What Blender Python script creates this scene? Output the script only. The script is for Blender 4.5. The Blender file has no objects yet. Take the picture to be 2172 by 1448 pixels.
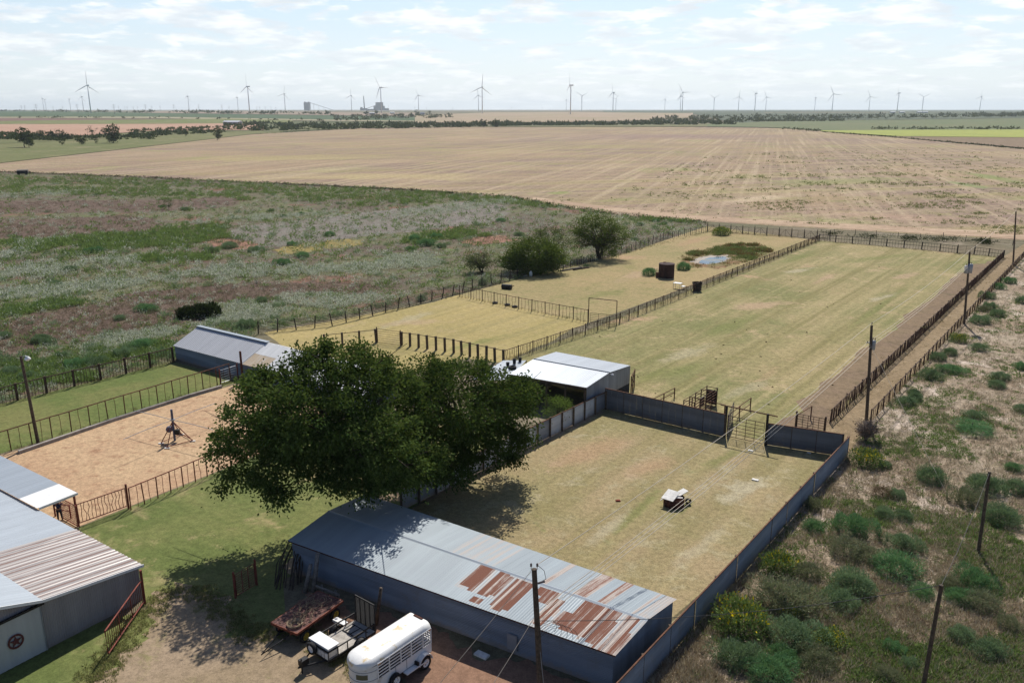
import bpy, math, random
import numpy as np
from mathutils import Vector, Matrix, noise as mnoise
from mathutils.geometry import tessellate_polygon
HAZE, SKYS, SUNS, EXPO = 6e-5, .1, 4.0, .40
random.seed(7); RNG = np.random.default_rng(7)
R = math.radians; PI = math.pi
SC = bpy.context.scene; COL = SC.collection
# ------------------------------------------------------------------ survey of the place
H0 = 25.0; F0 = 1760.0; PITCH = math.atan(492.0 / F0); CP, SP = math.cos(PITCH), math.sin(PITCH)
def ray(px, py):
    dx, dy = (px - 1086) / F0, -(py - 724) / F0
    return dx, CP + dy * SP, dy * CP - SP
def G(px, py, z=0.0):                       # surveyed point on the level z
    dx, Y, Z = ray(px, py); t = (z - H0) / Z
    return Vector((dx * t, Y * t, z))
def at(px, py, Y):                          # surveyed point at a distance Y
    dx, y, Z = ray(px, py); t = Y / y
    return Vector((dx * t, Y, H0 + Z * t))
def prof(r):                                # the plain rises gently far away
    t = min(1.0, max(0.0, (r - 700.0) / 2800.0))
    return 15.0 * t * t * (3 - 2 * t)
def GF(px, py, dz=0.0):                     # surveyed point on the far plain
    dx, Y, Z = ray(px, py); h = math.hypot(dx, Y)
    lo, hi = 5.0, 19000.0
    for _ in range(60):
        m = (lo + hi) / 2
        if H0 + Z * m / h > prof(m): lo = m
        else: hi = m
    t = lo / h
    return Vector((dx * t, Y * t, prof(lo) + dz))
UA = R(36.9); VA = R(125.0)
U = Vector((math.sin(UA), math.cos(UA), 0)); V = Vector((math.sin(VA), math.cos(VA), 0))
ZV = Vector((0, 0, 1))
def V3(p, z): return Vector((p[0], p[1], z))
# ------------------------------------------------------------------ object helpers
def root_of(o):
    while o.parent: o = o.parent
    return o
def tag(o, label=None, cat=None, group=None, kind=None):
    if label: o['label'] = label
    if cat: o['category'] = cat
    if group: o['group'] = group
    if kind: o['kind'] = kind
    return o
def thing(name, label, cat, loc=(0, 0, 0), rz=0.0, group=None):
    o = bpy.data.objects.new(name, None); COL.objects.link(o)
    o.empty_display_size = 0.3
    o.location = loc; o.rotation_euler = (0, 0, rz)
    return tag(o, label, cat, group)
def link(name, me, mat=None, parent=None, loc=(0, 0, 0), rot=(0, 0, 0), scale=(1, 1, 1)):
    if mat is not None and len(me.materials) == 0: me.materials.append(mat)
    o = bpy.data.objects.new(name, me); COL.objects.link(o)
    if parent is not None: o.parent = parent
    o.location = loc; o.rotation_euler = rot; o.scale = scale
    return o
def copy_tree(o, parent=None):
    c = o.copy(); COL.objects.link(c); c.parent = parent
    for ch in list(o.children): copy_tree(ch, c)
    return c
class MB:
    def __init__(s): s.v = []; s.f = []; s.uv = {}; s.fa = {}
    def quad(s, a, b, c, d):
        n = len(s.v); s.v += [Vector(a), Vector(b), Vector(c), Vector(d)]; s.f.append((n, n + 1, n + 2, n + 3)); return s
    def box(s, c, size, ax=None, top=1.0):
        ax = ax or (Vector((1, 0, 0)), Vector((0, 1, 0)), Vector((0, 0, 1)))
        c = Vector(c); n = len(s.v)
        for k in (-.5, .5):
            w = top if k > 0 else 1.0
            for i, j in ((-.5, -.5), (.5, -.5), (.5, .5), (-.5, .5)):
                s.v.append(c + ax[0] * (i * size[0] * w) + ax[1] * (j * size[1] * w) + ax[2] * (k * size[2]))
        for q in ((0, 3, 2, 1), (4, 5, 6, 7), (0, 1, 5, 4), (1, 2, 6, 5), (2, 3, 7, 6), (3, 0, 4, 7)):
            s.f.append(tuple(n + i for i in q))
        return s
    def bar(s, a, b, w, h=None, up=ZV):     # a rectangular bar from a to b
        a, b = Vector(a), Vector(b); d = b - a; L = d.length; d.normalize()
        x = d.cross(up)
        if x.length < 1e-4: x = d.cross(Vector((1, 0, 0)))
        x.normalize(); y = x.cross(d)
        return s.box((a + b) / 2, (w, h or w, L), (x, y, d))
    def tube(s, pts, rad, n=7, cap=True):
        pts = [Vector(p) for p in pts]
        if not isinstance(rad, (list, tuple)): rad = [rad] * len(pts)
        base = len(s.v); ref = None
        for i, p in enumerate(pts):
            d = (pts[min(i + 1, len(pts) - 1)] - pts[max(i - 1, 0)]).normalized()
            if ref is None:
                ref = d.cross(ZV)
                if ref.length < 1e-3: ref = d.cross(Vector((1, 0, 0)))
            x = (ref - d * ref.dot(d)).normalized(); y = d.cross(x); ref = x
            for k in range(n):
                a = 2 * PI * k / n
                s.v.append(p + (x * math.cos(a) + y * math.sin(a)) * rad[i])
        for i in range(len(pts) - 1):
            for k in range(n):
                a = base + i * n + k; b = base + i * n + (k + 1) % n
                s.f.append((a, b, b + n, a + n))
        if cap:
            s.f.append(tuple(base + k for k in reversed(range(n))))
            s.f.append(tuple(base + (len(pts) - 1) * n + k for k in range(n)))
        return s
    def lathe(s, prof_, n=20, c=(0, 0, 0), ax=None):
        ax = ax or (Vector((1, 0, 0)), Vector((0, 1, 0)), Vector((0, 0, 1))); c = Vector(c)
        base = len(s.v)
        for r_, z in prof_:
            for k in range(n):
                a = 2 * PI * k / n
                s.v.append(c + ax[0] * (r_ * math.cos(a)) + ax[1] * (r_ * math.sin(a)) + ax[2] * z)
        for i in range(len(prof_) - 1):
            for k in range(n):
                a = base + i * n + k; b = base + i * n + (k + 1) % n
                s.f.append((a, b, b + n, a + n))
        return s
    def prism(s, pts, off):                 # polygon pts extruded by off
        n = len(s.v); m = len(pts); off = Vector(off)
        s.v += [Vector(p) for p in pts] + [Vector(p) + off for p in pts]
        s.f.append(tuple(n + i for i in reversed(range(m)))); s.f.append(tuple(n + m + i for i in range(m)))
        for i in range(m):
            j = (i + 1) % m; s.f.append((n + i, n + j, n + m + j, n + m + i))
        return s
    def mesh(s, name, shift=None, smooth=False):
        me = bpy.data.meshes.new(name)
        sh = Vector(shift) if shift is not None else Vector((0, 0, 0))
        me.from_pydata([tuple(v - sh) for v in s.v], [], s.f)
        if s.fa:
            for k, val in s.fa.items():
                a = me.attributes.new(k, 'FLOAT', 'FACE'); a.data.foreach_set('value', np.array(val, dtype=np.float32))
        if s.uv:
            l = me.uv_layers.new(name='UVMap'); d = np.array([s.uv[v] for f in s.f for v in f], dtype=np.float32)
            l.data.foreach_set('uv', d.ravel())
        if smooth: me.polygons.foreach_set('use_smooth', [True] * len(me.polygons))
        me.update(); return me
    def build(s, name, mat, parent=None, world=False, smooth=False):
        sh = root_of(parent).location if (world and parent is not None) else None
        return link(name, s.mesh(name, sh, smooth), mat, parent)
# ------------------------------------------------------------------ materials
class NT:
    def __init__(s, name, world=None):
        if world is None:
            s.m = bpy.data.materials.new(name); s.m.use_nodes = True; s.t = s.m.node_tree
        else: s.m = world; s.t = world.node_tree
        s.t.nodes.clear()
    def n(s, typ, **k):
        nd = s.t.nodes.new(typ)
        ins = k.pop('ins', {})
        for a, b in k.items(): setattr(nd, a, b)
        for a, b in ins.items(): s.set(nd.inputs[a], b)
        return nd
    def set(s, sock, val):
        if hasattr(val, 'is_output') or isinstance(val, bpy.types.NodeSocket): s.t.links.new(val, sock)
        else: sock.default_value = val
    def math(s, op, a, b=0.0, c=0.0, clamp=False):
        nd = s.n('ShaderNodeMath', operation=op, use_clamp=clamp)
        s.set(nd.inputs[0], a); s.set(nd.inputs[1], b); s.set(nd.inputs[2], c); return nd.outputs[0]
    def mix(s, f, a, b, blend='MIX'):
        nd = s.n('ShaderNodeMix', data_type='RGBA', blend_type=blend)
        s.set(nd.inputs[0], f); s.set(nd.inputs[6], c4(a)); s.set(nd.inputs[7], c4(b)); return nd.outputs[2]
    def noise(s, vec, scale, detail=3.0, rough=0.55, dist=0.0):
        nd = s.n('ShaderNodeTexNoise'); s.set(nd.inputs['Vector'], vec)
        nd.inputs['Scale'].default_value = scale; nd.inputs['Detail'].default_value = detail
        nd.inputs['Roughness'].default_value = rough; nd.inputs['Distortion'].default_value = dist
        return nd.outputs[0]
    def ramp(s, f, lo, hi):                 # smooth step of f between lo and hi
        nd = s.n('ShaderNodeMapRange', interpolation_type='SMOOTHSTEP')
        s.set(nd.inputs[0], f); s.set(nd.inputs[1], lo); s.set(nd.inputs[2], hi); return nd.outputs[0]
    def pos(s):                             # ground position in survey units
        nd = s.n('ShaderNodeVectorMath', operation='SCALE'); s.t.links.new(s.n('ShaderNodeNewGeometry').outputs['Position'], nd.inputs[0])
        nd.inputs['Scale'].default_value = 1 / 1.28; return nd.outputs[0]
    def obj(s): return s.n('ShaderNodeTexCoord').outputs['Object']
    def uv(s): return s.n('ShaderNodeTexCoord').outputs['UV']
    def map(s, vec, scale=(1, 1, 1), rot=(0, 0, 0), loc=(0, 0, 0)):
        nd = s.n('ShaderNodeMapping'); s.set(nd.inputs[0], vec)
        nd.inputs['Location'].default_value = loc; nd.inputs['Rotation'].default_value = rot; nd.inputs['Scale'].default_value = scale
        return nd.outputs[0]
    def attr(s, name):
        nd = s.n('ShaderNodeAttribute', attribute_name=name); return nd.outputs['Fac']
    def bump(s, h, strength=0.5, dist=0.02):
        nd = s.n('ShaderNodeBump'); s.set(nd.inputs['Height'], h)
        nd.inputs['Strength'].default_value = strength; nd.inputs['Distance'].default_value = dist; return nd.outputs[0]
    def out(s, shader, slot='Surface'):
        o = s.n('ShaderNodeOutputMaterial'); s.t.links.new(shader, o.inputs[slot]); return s.m
    def bsdf(s, col, rough=0.8, metal=0.0, normal=None, spec=0.3):
        b = s.n('ShaderNodeBsdfPrincipled')
        s.set(b.inputs['Base Color'], c4(col)); s.set(b.inputs['Roughness'], rough); s.set(b.inputs['Metallic'], metal)
        b.inputs['Specular IOR Level'].default_value = spec
        if normal is not None: s.set(b.inputs['Normal'], normal)
        return b.outputs[0]
def c4(c):
    return (*c, 1.0) if isinstance(c, (tuple, list)) and len(c) == 3 else c
def sc(c, k): return tuple(x * k for x in c)
def mat_plain(name, col, rough=0.75, metal=0.0, var=0.35, scale=3.0, spec=0.3, second=None, bump=0.0):
    t = NT(name); v = t.obj()
    n1 = t.noise(v, scale, 4.0, 0.6); n2 = t.noise(v, scale * 6, 2.0)
    f = t.ramp(t.math('ADD', t.math('MULTIPLY', n1, .7), t.math('MULTIPLY', n2, .3)), .35, .65)
    col_ = t.mix(f, sc(col, 1 - var), sc(col, 1 + var * .6))
    if second is not None:
        col_ = t.mix(t.ramp(t.noise(v, scale * 1.7, 5.0, .65), .55, .68), col_, second)
    nm = t.bump(n2, bump, .02) if bump else None
    return t.out(t.bsdf(col_, rough, metal, nm, spec))
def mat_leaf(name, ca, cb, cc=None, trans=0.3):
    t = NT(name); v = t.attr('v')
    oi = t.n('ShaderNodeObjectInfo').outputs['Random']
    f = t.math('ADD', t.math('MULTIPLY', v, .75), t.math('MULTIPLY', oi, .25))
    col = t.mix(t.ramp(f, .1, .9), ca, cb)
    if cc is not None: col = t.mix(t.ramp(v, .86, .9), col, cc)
    d = t.n('ShaderNodeBsdfDiffuse'); t.set(d.inputs[0], col)
    tr = t.n('ShaderNodeBsdfTranslucent'); t.set(tr.inputs[0], t.mix(.4, col, (.16, .2, .03)))
    m = t.n('ShaderNodeMixShader'); m.inputs[0].default_value = trans
    t.t.links.new(d.outputs[0], m.inputs[1]); t.t.links.new(tr.outputs[0], m.inputs[2])
    return t.out(m.outputs[0])
def mat_metal(name, base=(.4, .43, .47), rust=(.2, .075, .04), stain=(.5, .36, .2), metal=.35, rough=.42, amount=0.0, streak=.5, stain_amt=0.0, ribs=None, tone_=(.88, 1.08), dirt=0.0):
    """corrugated sheet: UV in metres, u across the sheets, v down the slope; face attribute 'rust' says how rusty a sheet is"""
    t = NT(name); uv = t.uv(); a = t.attr('rust')
    st = t.noise(t.map(uv, (11.0, .3, 1)), 1.0, 5.0, .7)
    bl = t.noise(t.map(uv, (1.3, .9, 1)), 1.0, 5.0, .65)
    fine = t.noise(t.map(uv, (30, 6, 1)), 1.0, 2.0)
    tone = t.noise(t.map(uv, (1.6, .12, 1)), 1.0, 2.0)
    wnz = t.n('ShaderNodeTexWhiteNoise', noise_dimensions='1D'); t.set(wnz.inputs['W'], t.math('MULTIPLY', a, 917.3))
    col = t.mix(t.math('ADD', t.math('MULTIPLY', t.ramp(tone, .3, .7), .6), t.math('MULTIPLY', wnz.outputs[0], .4)), sc(base, tone_[0]), sc(base, tone_[1]))
    s = t.math('ADD', t.math('MULTIPLY', st, streak), t.math('MULTIPLY', bl, 1 - streak))
    k = t.math('ADD', t.math('ADD', s, t.math('MULTIPLY', fine, .12)), t.math('ADD', t.math('MULTIPLY', a, .75), amount))
    col = t.mix(t.math('MULTIPLY', t.ramp(k, .66, .86), .75), col, stain) if stain_amt is not None else col
    fr = t.ramp(k, .92, 1.1)
    col = t.mix(fr, col, t.mix(fine, sc(rust, .7), sc(rust, 1.25)))
    if ribs:                                # rust bleeding along the ribs
        sx = t.n('ShaderNodeSeparateXYZ'); t.set(sx.inputs[0], uv)
        w = t.math('COSINE', t.math('MULTIPLY', sx.outputs[0], 2 * PI / ribs[0]))
        w = t.math('ADD', w, t.math('MULTIPLY', t.math('SUBTRACT', st, .5), ribs[1]))
        fr = t.math('MAXIMUM', fr, t.math('MULTIPLY', t.ramp(w, .45, .85), .8)); col = t.mix(t.math('MULTIPLY', t.ramp(w, .45, .95), .8), col, rust)
    nm = None
    if dirt:                                # mud splashed up the foot of a wall, and dents
        p = t.pos(); sz = t.n('ShaderNodeSeparateXYZ'); t.set(sz.inputs[0], p)
        dn = t.noise(p, 1.6, 5.0, .7); hgt = t.math('ADD', t.math('MULTIPLY', dn, 1.1), t.math('MULTIPLY', sz.outputs[2], -1.2))
        col = t.mix(t.math('MULTIPLY', t.ramp(hgt, .1, .5), dirt), col, (.26, .19, .13))
        col = t.mix(t.math('MULTIPLY', t.ramp(t.noise(p, .9, 5.0, .75, .6), .54, .66), dirt * .7), col, stain)
        nm = t.bump(t.noise(p, 1.3, 2.0), .5, .08)
    ro = t.math('ADD', rough, t.math('MULTIPLY', fr, .4)); me = t.math('MULTIPLY', t.math('SUBTRACT', 1.0, fr), metal)
    return t.out(t.bsdf(col, ro, me, nm, .3))
def mat_ground(name, c1, c2, c3, big=.06, mid=.5, fine=5.0, thr=(.5, .66), contrast=.35, stripe=None, sub=None, blobs=None, bump=.22, bd=.025):
    """soil / turf: c1-c2 in broad patches, c3 in smaller blotches, speckled at blade size; stripe=(azimuth, period, strength, colour)"""
    t = NT(name); p = t.pos()
    a = t.noise(p, big, 4.0, .6, .6); b = t.noise(p, mid, 6.0, .72, .2); c = t.noise(p, fine * 1.5, 5.0, .8); d = t.noise(p, fine * 5, 2.0, .7)
    col = t.mix(t.ramp(t.math('ADD', t.math('MULTIPLY', a, .75), t.math('MULTIPLY', b, .25)), .38, .62), c1, c2)
    col = t.mix(t.ramp(t.math('ADD', t.math('MULTIPLY', b, .8), t.math('MULTIPLY', c, .2)), *thr), col, c3)
    if sub is not None:
        col = t.mix(t.ramp(t.noise(t.map(p, (1, 1, 1), (0, 0, 0), (91, 37, 0)), sub[1], 5.0, .65, .5), sub[2], sub[3]), col, sub[0])
    for st in (stripe or []):
        az, per, k, colr = st[:4]; stretch = st[4] if len(st) > 4 else .04
        q = t.map(t.map(p, (1, 1, 1), (0, 0, az)), (1.0 / per, stretch / per, 0))
        w = t.noise(q, 1.0, 3.0, .6)
        col = t.mix(t.math('MULTIPLY', t.ramp(w, .46, .66), k), col, colr)
    e = t.noise(t.map(p, (1, 1, 1), (0, 0, .5), (13, 7, 0)), fine * .42, 5.0, .78)
    for x0, y0, x1, y1, h, colr, k in (blobs or []):        # worn or greener places, each soft-edged and ragged
        A_, B_ = G(x0, y0), G(x1, y1); cen = (A_ + B_) / 2; ax = (B_ - A_) / 2; La = ax.length * 1.15; ax = ax.normalized(); pe_ = Vector((-ax.y, ax.x, 0))
        hv = (G((x0 + x1) / 2, (y0 + y1) / 2 - h) - G((x0 + x1) / 2, (y0 + y1) / 2 + h)) / 2; Lb = max(.6, abs(hv.dot(pe_)))
        df = t.n('ShaderNodeVectorMath', operation='SUBTRACT'); t.set(df.inputs[0], p); df.inputs[1].default_value = cen
        dt = []
        for v_, l_ in ((ax, La), (pe_, Lb)):
            nd = t.n('ShaderNodeVectorMath', operation='DOT_PRODUCT'); t.t.links.new(df.outputs[0], nd.inputs[0]); nd.inputs[1].default_value = v_ / l_; dt.append(t.math('POWER', t.math('ABSOLUTE', nd.outputs['Value']), 2.0))
        m_ = t.math('SQRT', t.math('ADD', dt[0], dt[1]))
        m_ = t.math('ADD', t.math('SUBTRACT', 1.0, m_), t.math('ADD', t.math('MULTIPLY', t.math('SUBTRACT', b, .5), 2.6), t.math('MULTIPLY', t.math('SUBTRACT', c, .5), 1.2)))
        col = t.mix(t.math('MULTIPLY', t.ramp(m_, 0.0, .75), k), col, colr)
    f = t.math('ADD', t.math('ADD', t.math('MULTIPLY', c, .35), t.math('MULTIPLY', d, .25)), t.math('MULTIPLY', e, .4))
    col = t.mix(t.ramp(f, .40, .60), t.mix(contrast, col, (0, 0, 0)), t.mix(1.0, col, (1 + contrast * .5,) * 3, 'MULTIPLY'))
    return t.out(t.bsdf(col, .95, 0, t.bump(f, bump, bd), .1))
M = {}
M['wood'] = mat_plain('weathered wood', (.1, .075, .055), .9, 0, .45, 6.0)
M['wood_grey'] = mat_plain('grey wood', (.2, .18, .16), .9, 0, .4, 5.0)
M['pale_wood'] = mat_plain('pale board', (.72, .70, .66), .8, 0, .2, 3.0)
M['plank'] = mat_plain('trailer planks', (.4, .37, .33), .85, 0, .3, 4.0)
M['pipe'] = mat_plain('brown pipe', (.085, .05, .038), .8, .15, .4, 3.0, second=(.14, .06, .035))
M['pipe_rust'] = mat_plain('rusty pipe', (.13, .06, .035), .85, .1, .4, 3.0, second=(.2, .08, .04))
M['pipe_red'] = mat_plain('red iron', (.2, .05, .035), .7, .15, .35, 3.0, second=(.26, .09, .06))
M['pipe_dark'] = mat_plain('dark pipe', (.04, .034, .03), .75, .2, .4, 3.0)
M['rust'] = mat_plain('rusty plate', (.09, .035, .024), .9, .1, .45, 2.0, second=(.16, .06, .03))
M['black'] = mat_plain('black steel', (.018, .018, .02), .55, .2, .3, 3.0)
M['rubber'] = mat_plain('tyre rubber', (.016, .016, .017), .8, 0, .3, 4.0)
M['white'] = mat_plain('white paint', (.78, .78, .77), .4, 0, .06, 1.5, spec=.5)
M['trailer_white'] = mat_plain('weathered white paint', (.74, .74, .73), .42, 0, .08, 1.0, spec=.5, second=(.56, .53, .48))
M['tail_red'] = mat_plain('red lens', (.3, .02, .015), .3, 0, .05, spec=.5)
M['amber'] = mat_plain('amber lens', (.6, .25, .04), .3, 0, .05, spec=.5)
M['trailer_roof'] = mat_plain('stained white paint', (.76, .76, .74), .45, 0, .06, 1.2, spec=.5, second=(.60, .46, .24), bump=.08)
M['grey_metal'] = mat_plain('galvanised', (.35, .37, .4), .45, .5, .15, 2.0)
M['insul'] = mat_plain('porcelain', (.12, .09, .08), .3, 0, .1, 4.0, spec=.5)
M['wire'] = mat_plain('bare wire', (.52, .45, .36), .5, .4, .1, 1.0)
M['cable'] = mat_plain('black cable', (.06, .06, .06), .7, 0, .1, 1.0)
M['yellow'] = mat_plain('yellow paint', (.45, .33, .05), .6, 0, .3, 4.0)
M['red_deck'] = mat_plain('red deck', (.14, .066, .056), .8, 0, .4, 2.0, second=(.3, .17, .13))
M['rope'] = mat_plain('rope', (.3, .22, .14), .9, 0, .3, 8.0)
M['turbine'] = mat_plain('turbine white', (.8, .8, .8), .5, 0, .05, .05)
M['concrete'] = mat_plain('far concrete', (.2, .2, .21), .9, 0, .15, .03)
M['bark'] = mat_plain('bark', (.07, .052, .04), .95, 0, .4, 4.0, bump=.4)
M['dead'] = mat_plain('dead twigs', (.22, .18, .16), .95, 0, .3, 5.0)
M['skin'] = mat_plain('skin', (.42, .25, .18), .6, 0, .08, 6.0)
M['shirt'] = mat_plain('blue shirt', (.03, .045, .13), .9, 0, .2, 6.0)
M['jeans'] = mat_plain('jeans', (.03, .035, .06), .9, 0, .2, 6.0)
M['hat'] = mat_plain('hair', (.05, .035, .025), .9, 0, .2, 8.0)
M['roof_clean'] = mat_metal('grey corrugated', (.33, .37, .41), metal=.25, amount=-.5, streak=.6)
M['roof_rust'] = mat_metal('patched corrugated', (.28, .325, .355), (.2, .085, .055), (.40, .32, .265), metal=.1, rough=.5, amount=-.07, streak=.75)
M['roof_white'] = mat_metal('white tin', (.37, .41, .45), (.3, .13, .05), (.55, .38, .17), metal=.1, amount=-.15, streak=.8)
M['roof_ribs'] = mat_metal('ribbed rusty tin', (.305, .28, .27), (.19, .10, .08), (.27, .215, .19), metal=.12, amount=-.1, streak=.6, ribs=(.42, 2.6))
M['chalk_tin'] = mat_metal('chalky white tin', (.86, .86, .84), (.3, .13, .05), (.55, .38, .17), metal=.0, amount=-.1, streak=.8)
M['roof_grey'] = mat_metal('grey ribbed roof', (.56, .57, .59), (.13, .135, .15), (.45, .46, .47), metal=.2, amount=-.4, streak=.6, ribs=(.28, .2))
M['tin_wall'] = mat_metal('dull tin', (.27, .29, .32), (.12, .07, .05), (.22, .2, .19), metal=.2, rough=.55, amount=-.12, streak=.6, tone_=(.7, 1.2), dirt=.6)
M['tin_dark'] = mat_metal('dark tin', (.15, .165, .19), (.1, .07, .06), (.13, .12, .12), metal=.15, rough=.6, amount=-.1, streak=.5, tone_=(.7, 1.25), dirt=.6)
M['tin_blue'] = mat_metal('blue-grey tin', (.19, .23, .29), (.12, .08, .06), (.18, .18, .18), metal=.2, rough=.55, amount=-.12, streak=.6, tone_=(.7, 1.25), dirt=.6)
M['tin_white'] = mat_metal('whitewashed tin', (.56, .58, .6), (.25, .2, .17), (.36, .36, .36), metal=.05, rough=.6, amount=.0, streak=.5, tone_=(.75, 1.1), dirt=.7)
M['shed_wall'] = mat_metal('shed cladding', (.33, .31, .32), (.2, .15, .12), (.26, .24, .23), metal=.1, rough=.6, amount=-.1, tone_=(.8, 1.1), dirt=.4)
# ------------------------------------------------------------------ corrugated sheets
def sheet(mb, a, b, c, d, pitch=.076, amp=.011, sw=.62, rows=2, rust=None, per=4, along='u', overlap=.006, lift_=.004):
    """a-b one long edge, d-c the other; corrugations run from a-b to d-c ('u' counts across them)"""
    a, b, c, d = Vector(a), Vector(b), Vector(c), Vector(d)
    if along == 'v': a, b, c, d = a, d, c, b
    Lu = max((b - a).length, (c - d).length); Lv = max((d - a).length, (c - b).length)
    nrm = (b - a).cross(d - a).normalized()
    if nrm.z < -.05: nrm = -nrm
    ns = max(1, round(Lu / sw)); w = Lu / ns
    for r_ in range(rows):
        for i in range(ns):
            rv = rust(i / ns, r_ / rows, i, r_) if rust else 0.0
            m = max(3, int(w / pitch * per)); lift = random.uniform(0, lift_) + r_ * overlap
            base = len(mb.v)
            for vv in (r_ / rows, min(1.0, (r_ + 1) / rows)):
                for k in range(m + 1):
                    u = (i + k / m) / ns
                    p = (a.lerp(b, u)).lerp(d.lerp(c, u), vv)
                    p = p + nrm * (amp * math.cos(2 * PI * u * Lu / pitch) + lift)
                    mb.uv[len(mb.v)] = (u * Lu, vv * Lv); mb.v.append(p)
            for k in range(m):
                mb.f.append((base + k, base + k + 1, base + m + 2 + k, base + m + 1 + k))
                mb.fa.setdefault('rust', []).append(rv)
    return mb
# ------------------------------------------------------------------ ground, fields
def poly_sheet(name, pts, z, mat, jit=0.0, step=1.5, kind='structure', far=False):
    out = []; jf = 1.0
    n = len(pts)
    for i in range(n):
        a, b = Vector(pts[i]), Vector(pts[(i + 1) % n]); L = (b - a).length; m = max(1, int(L / step)) if jit else 1
        nv = Vector((-(b - a).y, (b - a).x, 0)).normalized()
        for k in range(m):
            p = a.lerp(b, k / m)
            if jit and k: p = p + nv * (mnoise.noise(p * .35) + .7 * mnoise.noise(p * 1.1) + .5 * mnoise.noise(p * 3.1)) * jit
            out.append(Vector((p.x, p.y, z)))
    tris = tessellate_polygon([out])
    me = bpy.data.meshes.new(name); me.from_pydata([tuple(p) for p in out], [], [tuple(t) for t in tris])
    me.update(); o = link(name, me, mat)
    if len(me.polygons) and sum(p.normal.z * p.area for p in me.polygons) < 0: me.flip_normals()
    return tag(o, kind=kind)
def strip_sheet(name, top, bot, dz, mat, nx=36, ny=6):
    """far field between two surveyed boundary lines"""
    def ev(line, x):
        for (x0, y0), (x1, y1) in zip(line, line[1:]):
            if x <= x1 or (x1, y1) == line[-1]: return y0 + (y1 - y0) * (x - x0) / (x1 - x0)
    x0 = max(top[0][0], bot[0][0]); x1 = min(top[-1][0], bot[-1][0])
    vs, fs = [], []
    for i in range(nx + 1):
        x = x0 + (x1 - x0) * i / nx; yt, yb = ev(top, x), ev(bot, x)
        for j in range(ny + 1):
            q = GF(x, yb + (yt - yb) * j / ny); q.z += dz + .25 * min(1, max(0, (q.length - 300) / 900)); vs.append(tuple(q))
    for i in range(nx):
        for j in range(ny):
            a = i * (ny + 1) + j; fs.append((a, a + ny + 1, a + ny + 2, a + 1))
    me = bpy.data.meshes.new(name); me.from_pydata(vs, [], fs); me.update()
    return tag(link(name, me, mat), kind='structure')
radii = [0, 15, 30, 60, 120, 250, 450, 700] + [700 + 2800 * k / 70 for k in range(1, 71)] + [4500, 6500, 9000, 13000, 18500]
vs = [(0, 0, 0)]; fs = []; NS = 96
for r_ in radii[1:]:
    for k in range(NS): vs.append((r_ * math.sin(2 * PI * k / NS), r_ * math.cos(2 * PI * k / NS), prof(r_)))
for k in range(NS): fs.append((0, 1 + (k + 1) % NS, 1 + k))
for i in range(len(radii) - 2):
    for k in range(NS):
        a = 1 + i * NS + k; b = 1 + i * NS + (k + 1) % NS; fs.append((a, b, b + NS, a + NS))
me = bpy.data.meshes.new('ground'); me.from_pydata(vs, [], fs); me.update()
if me.polygons[0].normal.z < 0: me.flip_normals()
mg = mat_ground('plain', (.20, .16, .105), (.13, .13, .075), (.27, .22, .16), big=.012, mid=.12, fine=2.2, sub=((.09, .11, .05), .004, .5, .6))
tag(link('ground', me, mg), kind='structure')
# near weedy ground outside the tin wall
mw = mat_ground('weedy ground', (.40, .325, .24), (.31, .235, .165), (.17, .16, .085), big=.13, mid=.55, fine=4.0, thr=(.55, .68), contrast=.5, sub=((.58, .48, .39), .22, .52, .66), bump=1.0, bd=.08)
WEED = [G(1365, 1460), G(1450, 1356), G(1797, 968), G(1846, 896), G(2172, 545), G(2500, 560), G(2700, 900), G(2500, 1500)]
poly_sheet('field', WEED, .004, mw)
mp = mat_ground('pasture', (.135, .105, .08), (.15, .145, .08), (.14, .17, .065), big=.03, mid=.2, fine=2.5, thr=(.5, .64), contrast=.4, sub=((.21, .115, .085), .05, .55, .66), bump=1.0, bd=.08)
BERM = [(-420, 355), (0, 364), (260, 374), (500, 385), (700, 394), (860, 402), (1080, 418), (1200, 440), (1330, 458), (1500, 472)]
PAST = [G(x, y) for x, y in BERM] + [G(*p) for p in ((1500, 480), (1330, 536), (1100, 592), (900, 640), (560, 702), (368, 766), (0, 856), (-420, 970))]
poly_sheet('pasture', PAST, .004, mp)
ms = mat_ground('stubble', (.345, .245, .155), (.235, .165, .13), (.27, .24, .105), big=.011, mid=.06, fine=1.6, thr=(.52, .64), contrast=.42, sub=((.27, .25, .11), .02, .56, .66),
    stripe=[(R(17), 2.6, .55, (.52, .41, .28), .012), (R(17), 9, .5, (.26, .185, .14), .03), (R(75), 16, .55, (.33, .28, .12), .05), (R(70), 5, .35, (.50, .40, .25), .04)], bump=.7, bd=.15,
    blobs=[(1600, 395, 1930, 375, 10, (.27, .27, .11), .75), (2030, 362, 2190, 395, 7, (.22, .26, .09), .8), (1160, 412, 1210, 407, 4, (.24, .27, .09), .8), (1260, 430, 1345, 419, 6, (.27, .26, .11), .7), (2000, 382, 2100, 402, 5, (.2, .26, .1), .7), (1480, 440, 1680, 410, 9, (.56, .44, .3), .6), (300, 340, 900, 330, 7, (.40, .34, .15), .5), (500, 372, 1200, 378, 9, (.46, .37, .19), .5), (1100, 290, 1800, 290, 7, (.28, .19, .165), .6), (1700, 450, 2100, 470, 9, (.44, .30, .21), .5)])
strip_sheet('stubble_field', [(-130, 361.4), (0, 347), (300, 313), (540, 285), (780, 272), (1000, 270), (1500, 270), (1640, 272), (1760, 279), (1960, 298), (2172, 317), (2600, 350)],
    [(-130, 361.9), (0, 364), (260, 374), (500, 385), (700, 394), (860, 402), (1080, 418), (1200, 440), (1330, 458), (1500, 470), (1760, 486), (2172, 510), (2600, 540)], .02, ms, 70, 16)
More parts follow.
